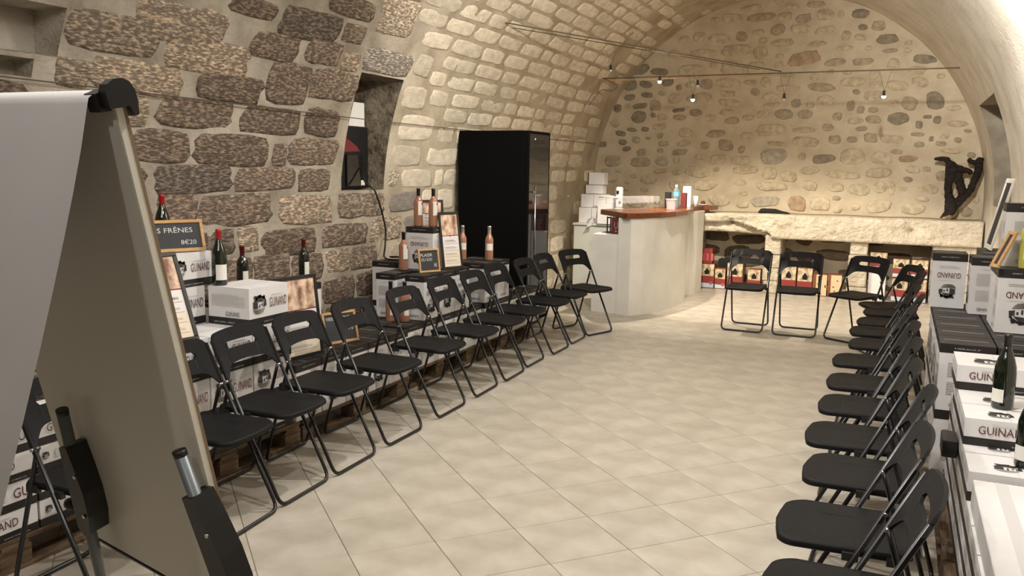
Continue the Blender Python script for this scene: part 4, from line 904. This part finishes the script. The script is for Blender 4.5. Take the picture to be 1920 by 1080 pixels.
b = MB(); b.tube([(.0, -.05, .36), (-.12, -.06, .365), (-.27, -.06, .36)], .010, 8); b.obj('lever', 'white_plastic', t)
b = MB(); b.cbox((-.01, -.045, .43), (.03, .012, .04)); b.cbox((.02, -.045, .30), (.025, .012, .03)); b.obj('dark_fittings', 'black_plastic', t)
b = MB(); b.rbox((-.01, 0, 0), (.012, .05, .02), .003); tag(b.obj('light_switch', 'white_plastic', None, (-4.26, 11.45, 1.24)), 'small white switch on the left wall near the cabinet', 'switch')
t = thing('wine_gift_box', 'dark red gift box with a glass motif standing on the counter step', 'box', (-2.93, 9.52, .906))
b = MB(); b.rbox((-.055, -.05, 0), (.055, .05, .19), .003); b.obj('box_body', 'dark_red', t)
b = MB()
ring = [(.022 * cos(a) , .10 + .03 * sin(a)) for a in [pi + i * pi / 8 for i in range(9)]]
for i in range(len(ring) - 1): (x0, z0), (x1, z1) = ring[i], ring[i + 1]; b.face([(x0, -.0515, z0), (x1, -.0515, z1), (x1 * .85, -.0515, z1 + .003), (x0 * .85, -.0515, z0 + .003)])
b.face([(-.0015, -.0515, .03), (.0015, -.0515, .03), (.0015, -.0515, .07), (-.0015, -.0515, .07)]); b.face([(-.015, -.0515, .027), (.015, -.0515, .027), (.015, -.0515, .031), (-.015, -.0515, .031)])
b.face([(-.022, -.0515, .10), (-.018, -.0515, .10), (-.014, -.0515, .135), (-.018, -.0515, .135)]); b.face([(.022, -.0515, .10), (.018, -.0515, .10), (.014, -.0515, .135), (.018, -.0515, .135)])
b.obj('glass_motif', 'print_faint', t)
b = MB(); 
for x in (-.02, .02): b.box((x - .005, -.01, 0), (x + .005, .01, .19))
b.box((-.025, -.01, .17), (.025, .01, .185)); b.box((-.025, -.01, 0), (.025, .01, .012)); tag(b.obj('display_stand', 'black_plastic', None, (-3.055, 9.60, .906)), 'small empty black stand beside the dark red gift box', 'stand')
# glasses
gp = [(0, 0), (.030, 0), (.031, .002), (.006, .006), (.0035, .012), (.0035, .065), (.010, .074), (.026, .090), (.033, .112), (.032, .138), (.0275, .160), (.0262, .160), (.0305, .137), (.0315, .112), (.0245, .092), (.008, .078), (0, .076)]
gm = MB().lathe(gp, 18).mesh('wine_glass', 'clear_glass'); k = 0
for r_ in range(3):
    for j in range(8):
        p = Vector((-2.94, 9.86, 1.161)) + Vector((.030, .092, 0)) * j + Vector((-.082, .018, 0)) * r_
        o = inst('wine_glass', gm, None, p); tag(o, 'clear stemmed tasting glass on the bar, %s row, %s from the left' % (['front', 'middle', 'rear'][r_], ordw[j]), 'glass', 'tasting glasses in rows on the bar')
t = thing('plastic_tub', 'white translucent plastic tub on the bar top beside the glasses', 'tub', (-2.53, 10.40, 1.161))
b = MB(); b.lathe([(0, 0), (.052, 0), (.062, .12), (.068, .122), (.068, .13), (.060, .13), (.050, .006), (0, .006)], 24); b.obj('tub_wall', 'tub', t)
t = thing('water_bottle', 'clear plastic water bottle with a blue label and pale cap', 'bottle', (-2.58, 10.85, 1.161))
b = MB(); b.lathe([(0, 0), (.036, 0), (.042, .01), (.040, .06), (.042, .11), (.042, .19), (.036, .225), (.016, .262), (.014, .28), (0, .28)], 20); b.obj('bottle_body', 'water', t)
b = MB(); b.lathe([(.0428, .155), (.0428, .205)], 20); b.obj('bottle_label', 'blue_label', t); b = MB(); b.lathe([(.016, .272), (.016, .295), (0, .295)], 12); b.obj('bottle_cap', 'white_plastic', t)
for x, y, h, lb, mt in ((-2.70, 10.92, .20, 'black tall box behind the water bottle on the bar', 'cloth_black'), (-2.55, 11.16, .19, 'dark red and black box right of the water bottle on the bar', 'dark_red')):
    b = MB(); b.rbox((-.035, -.035, 0), (.035, .035, h), .003); tag(b.obj('bottle_box', mt, None, (x, y, 1.161)), lb, 'box')
t = thing('carrier_bag', 'green and white printed bag standing on the bar', 'bag', (-2.57, 11.42, 1.161))
b = MB(); b.loft([[Vector((x * q, y * q2, z)) for x, y in ((-.055, -.03), (.055, -.03), (.055, .03), (-.055, .03))] for q, q2, z in ((1, 1, 0), (1.02, 1, .1), (.95, .5, .27))], 0, True, False); b.obj('bag_body', 'white_plastic', t)
b = MB(); b.face([(-.05, -.0315, .01), (.012, -.0315, .01), (.0, -.031, .12), (-.05, -.031, .14)]); b.obj('green_print', 'green', t)
b = MB(); b.lathe([(0, 0), (.032, 0), (.036, .14), (.033, .14), (.030, .004), (0, .004)], 16); tag(b.obj('stacked_cups', 'white_plastic', None, (-2.50, 11.62, 1.161)), 'stack of white cups at the right end of the bar top', 'cup')
b = MB(); b.lathe([(0, .0), (.05, 0), (.085, .018), (.083, .02), (.05, .004), (0, .004)], 24); tag(b.obj('white_plate', 'white_plastic', None, (-2.50, 12.08, 1.156)), 'white plate with crumpled napkin on the end plank', 'plate')
b = MB(); b.lathe([(0, 0), (.03, 0), (.034, .03), (.02, .055), (0, .06)], 12); tag(b.obj('small_dark_pot', 'bar_wood', None, (-2.52, 12.22, 1.156)), 'small brown round pot behind the white plate', 'pot')
# ------------------------------------------------------------------ bag-in-box wine under the bench
def bib(x0, x1, z0, z1, y, label, style='red', dot=None):
    t = thing('wine_box', label, 'box', ((x0 + x1) / 2, y, z0), 0, 'boxed wines under the stone bench'); w_, h_ = x1 - x0, z1 - z0; hx = w_ / 2 - .003
    b = MB(); b.rbox((-hx, 0, 0), (hx, .15, h_ - .003), .003); b.obj('box_body', {'red': 'box_brown', 'cream': 'box_brown', 'white': 'white_plastic', 'allred': 'box_red'}[style], t)
    T = lambda x, z: (x, -.001, z); E = lambda x, z: (x, -.0016, z)
    if style == 'red':
        b = MB(); b.face([T(-hx + .004, h_ * .50), T(hx - .004, h_ * .50), T(hx - .004, h_ - .01), T(-hx + .004, h_ - .01)]); b.obj('landscape_print', 'vine_print', t)
        b = MB(); b.face([E(-.03, h_ * .56), E(.03, h_ * .56), E(.035, h_ * .68), E(0, h_ * .82), E(-.035, h_ * .68)]); b.obj('tree_print', 'vine_wood', t)
        b = MB(); b.face([T(-hx + .004, h_ * .22), T(hx - .004, h_ * .20), T(hx - .004, h_ * .50), T(-hx + .004, h_ * .50)]); b.obj('red_band', 'box_red', t)
        b = MB(); b.face([T(-hx + .004, .012), T(hx - .004, .012), T(hx - .004, h_ * .20), T(-hx + .004, h_ * .22)]); b.obj('pale_band', 'box_blue', t)
        if dot: b = MB(); b.face([E(hx * .55 + .024 * cos(a * pi / 6), h_ * .22 + .024 * sin(a * pi / 6)) for a in range(12)]); b.obj('round_sticker', dot, t)
    elif style == 'cream':
        b = MB(); b.face([T(-hx * .6, .01), T(hx - .002, .01), T(hx - .002, h_ - .012), T(-hx * .6, h_ - .012)]); b.obj('cream_panel', 'box_cream', t)
        b = MB(); rr = random.Random(int(x0 * 99))
        for _ in range(7):
            cx, cz = rr.uniform(-hx * .45, hx * .8), rr.uniform(.03, h_ - .03); b.face([E(cx + .013 * cos(a * pi / 3) * rr.uniform(.6, 1.2), cz + .011 * sin(a * pi / 3)) for a in range(6)])
        b.obj('leaf_print', 'box_brown', t)
    elif style == 'allred':
        b = MB()
        for i in range(3): b.face([T(-hx * .7 + i * .06, .04), T(-hx * .7 + i * .06 + .035, .04), T(-hx * .7 + i * .06 + .035, .14), T(-hx * .7 + i * .06, .14)])
        b.obj('pink_print', 'label_pink', t)
yy = 12.10
bib(-2.50, -2.29, 0, .35, yy, 'red landscape wine box at the far left on the floor beside the counter', 'red', 'label_pink')
bib(-2.50, -2.33, .352, .56, yy, 'plain red wine box stacked on the leftmost box beside the counter', 'allred')
bib(-2.285, -2.135, 0, .29, yy, 'small red landscape wine box second from the left under the bench', 'red', 'label_pink')
bib(-2.12, -1.90, .0, .38, yy, 'tall red landscape wine box seen through the back left chair', 'red', 'maroon')
bib(-1.84, -1.66, 0, .31, yy, 'short red landscape wine box beside the first stone pier', 'red', 'maroon')
bib(-1.40, -1.195, 0, .385, yy, 'red landscape wine box with green dot, left one seen through the middle back chair', 'red', 'green')
bib(-1.185, -.985, 0, .37, yy, 'red landscape wine box with green dot, right one seen through the middle back chair', 'red', 'green')
bib(-.975, -.80, 0, .30, yy, 'cream wine box with leaf print, left one of two', 'cream')
bib(-.79, -.615, 0, .305, yy, 'cream wine box with leaf print, right one of two beside the second pier', 'cream')
bib(-.30, -.085, 0, .385, yy, 'plain white box seen through the angled back chair', 'white')
bib(-.30, -.085, .387, .63, yy + .03, 'landscape wine box standing on the plain white box', 'red')
bib(-.02, .18, .0, .31, yy, 'red landscape wine box on the floor in the right alcove, left column', 'red')
bib(.20, .40, .0, .31, yy, 'red landscape wine box on the floor in the right alcove, right column', 'red')
bib(-.02, .18, .312, .56, yy, 'red landscape wine box upper left in the right alcove', 'red')
bib(.20, .40, .312, .56, yy, 'red landscape wine box upper right in the right alcove', 'red')
b = MB(); b.rbox((-2.28, 12.3, 0), (-1.96, 12.5, .40), .004); tag(b.obj('black_crate', 'cloth_black'), 'black crate in the shadow behind the left wine boxes', 'crate')
# ------------------------------------------------------------------ bundle and vine stump on the bench
b = MB(); prof_ = [(-1.745, .012, .010), (-1.71, .035, .030), (-1.66, .036, .034), (-1.60, .034, .034), (-1.52, .032, .030), (-1.45, .024, .022), (-1.38, .016, .014), (-1.33, .010, .006)]
rings = []
for x, ry, rz_ in prof_: rings.append([Vector((x, 12.14 + ry * 1.5 * cos(a * pi / 5) * (1 + .2 * sin(a * 7 + x * 40)), 1.078 + rz_ + rz_ * sin(a * pi / 5) * (1 + .15 * sin(a * 5 + x * 30)))) for a in range(10)])
b.loft(rings, 0, True, True); tag(b.obj('folded_umbrella', 'cloth_black'), 'small folded black umbrella lying on the stone bench', 'umbrella')
V_ = [(.56, 1.075, .055), (.60, 1.18, .060), (.608, 1.257, .058), (.56, 1.38, .038), (.548, 1.489, .036), (.552, 1.60, .040), (.585, 1.70, .048), (.54, 1.79, .040), (.50, 1.825, .030), (.43, 1.840, .024), (.36, 1.833, .010),
      (.70, 1.30, .050), (.77, 1.38, .042), (.80, 1.46, .034), (.83, 1.56, .034), (.865, 1.66, .036), (.885, 1.76, .034), (.872, 1.86, .030), (.82, 1.79, .028), (.765, 1.80, .026), (.757, 1.855, .024),
      (.66, 1.71, .040), (.74, 1.70, .034), (.81, 1.66, .026), (.64, 1.61, .045), (.69, 1.50, .040), (.725, 1.38, .034), (.53, 1.12, .045)]
E_ = [(0, 1), (1, 2), (2, 3), (3, 4), (4, 5), (5, 6), (6, 7), (7, 8), (8, 9), (9, 10), (2, 11), (11, 12), (12, 13), (13, 14), (14, 15), (15, 16), (16, 17), (16, 18), (18, 19), (19, 20), (6, 21), (21, 22), (22, 23), (21, 24), (24, 25), (25, 26), (26, 11), (0, 27)]
me = bpy.data.meshes.new('vine_stump'); me.from_pydata([(x, 12.25 + .05 * sin(z * 13 + x * 5), z) for x, z, r_ in V_], E_, []); me.materials.append(MATS['vine_wood'])
vs = link(bpy.data.objects.new('vine_stump', me)); md = vs.modifiers.new('s', 'SKIN')
for i, (x, z, r_) in enumerate(V_): me.skin_vertices[0].data[i].radius = (r_ * R.uniform(1.2, 1.7), r_ * R.uniform(1.0, 1.5))
me.skin_vertices[0].data[0].use_root = True
md = vs.modifiers.new('d', 'SUBSURF'); md.levels = md.render_levels = 2
tx_ = bpy.data.textures.new('n', 'CLOUDS'); tx_.noise_scale = .05; md = vs.modifiers.new('n', 'DISPLACE'); md.texture = tx_; md.strength = .03; md.texture_coords = 'GLOBAL'
tag(vs, 'gnarled dark old vine stump standing at the right end of the stone bench', 'vine stump')
# ------------------------------------------------------------------ flip chart in the foreground
TRc, BRc, BLc = Vector((-1.303, 1.187, 1.767)), Vector((-1.291, 1.448, .633)), Vector((-1.973, 1.603, .65))
u_ = (BLc - BRc).normalized(); v_ = (TRc - BRc); v_ = (v_ - u_ * v_.dot(u_)).normalized(); n_ = v_.cross(u_).normalized()
if n_.y > 0: n_ = -n_
MF = Matrix((u_, n_, v_)).transposed().to_4x4()
fc = thing('flip_chart', 'white flip chart easel in the left foreground, seen from behind, sheet flipped over', 'flip chart')
def F3(a, n, z): return BRc + u_ * a + n_ * n + v_ * z          # board coordinates: a to the left, n toward the back, z up
def fbox(name, mat, a0, a1, n0, n1, z0, z1):
    b = MB(); b.loft([[F3(a, n, z) for a, n in ((a0, n0), (a1, n0), (a1, n1), (a0, n1))] for z in (z0, z1)], 0, True, False); return b.obj(name, mat, fc)
fbox('board_front', 'board_wood', 0, .70, 0, .006, 0, 1.16)
fbox('board_core', 'board_edge', .001, .699, .006, .020, .001, 1.159)
fbox('board_back', 'board_back', .004, .696, .020, .022, .004, 1.156)
fbox('bottom_trim', 'black_plastic', 0, .70, .0, .024, -.006, .0)
# flipped sheet hanging behind the board
b = MB(); ang = []
for i in range(7): a = pi * i / 6; ang.append((TRc + v_ * (.020 * sin(a) + .0) + n_ * (.012 - .035 * cos(a) + .01)))
path = ang[:]; st = path[-1]
for i in range(1, 13): t = i / 12; path.append(Vector((st.x - .02 * t, st.y - .30 * t ** 1.15, st.z - .98 * t)))
rows_ = []
for k_ in range(13):
    a = .045 + .72 * k_ / 12; rows_.append([p + u_ * a + n_ * .004 * sin(k_ * .9) * min(1, max(0, (i - 5) / 8)) for i, p in enumerate(path)])
b.loft(rows_, 0, False, True, False); o = b.obj('flipped_sheet', 'paper', fc)
# corner clamp
b = MB(); D = [(-.012, -.02), (-.014, .030), (-.004, .050), (.018, .062), (.045, .062), (.066, .050), (.078, .025), (.080, -.01), (.074, -.05), (.060, -.052), (.050, -.02), (.030, -.022)]
zt = (TRc - BRc).dot(v_)
D = [(.030 - x * .62, z * .62) for x, z in D]
b.loft([[F3(a, n, zt + z) for n, z in D] for a in (-.012, .014)], 0, True, False); b.obj('corner_clamp', 'black_plastic', fc)
b = MB(); b.loft([[F3(a, n, z) for n, z in ((.018, zt - .018), (.042, zt - .018), (.045, zt + .016), (.02, zt + .022))] for a in (.013, .055)], 0, True, False); b.obj('clamp_bar', 'black_plastic', fc)
# legs in their brackets
for nm, p0, p1, br0, br1 in (('l', Vector((-1.828, 1.418, 1.05)), Vector((-1.879, 1.546, .551)), Vector((-1.862, 1.445, .955)), Vector((-1.875, 1.525, .71))), ('r', Vector((-1.334, 1.302, 1.057)), Vector((-1.272, 1.354, .77)), Vector((-1.300, 1.325, .935)), Vector((-1.262, 1.372, .68)))):
    d = (p1 - p0); end = p0 + d * ((p0.z - .01) / -d.z)
    b = MB(); b.tube([p0, end], .0145, 14); b.obj('leg', 'grey_tube', fc)
    b = MB(); b.tube([p0 + d.normalized() * -.001, p0 + d.normalized() * .012], .0149, 14); b.obj('leg_cap', 'black_plastic', fc)
    ax = d.normalized(); sd = -u_; L = .265; c0 = p0 + ax * (.105 if nm == 'l' else .105)
    oc = [(-.020, 0), (.018, -.008), (.036, .05), (.052, .12), (.054, .19), (.040, .245), (.01, .265), (-.020, .245)]
    b = MB(); b.loft([[c0 + sd * x + ax * z + n_ * q for x, z in oc] for q in (-.036, .014, .020)], 0, True, False); b.obj('leg_bracket', 'black_plastic', fc)
    b = MB()
    for x, z in ((.036, .07), (.036, .19)): q = c0 + sd * x + ax * z + n_ * .021; b.tube([q, q + n_ * .004], .005, 10)
    b.obj('bracket_screw', 'steel', fc)
    b = MB(); b.tube([end, end + Vector((0, 0, .03))], .02, 12); b.obj('rubber_foot', 'black_plastic', fc)
kb = F3(.63, .06, .13); b = MB(); b.lathe([(0, -.012), (.014, -.012), (.017, 0), (.014, .012), (0, .012)], 12); o = b.obj('clamp_knob', 'black_plastic', fc, kb, (0, pi / 2, 0))
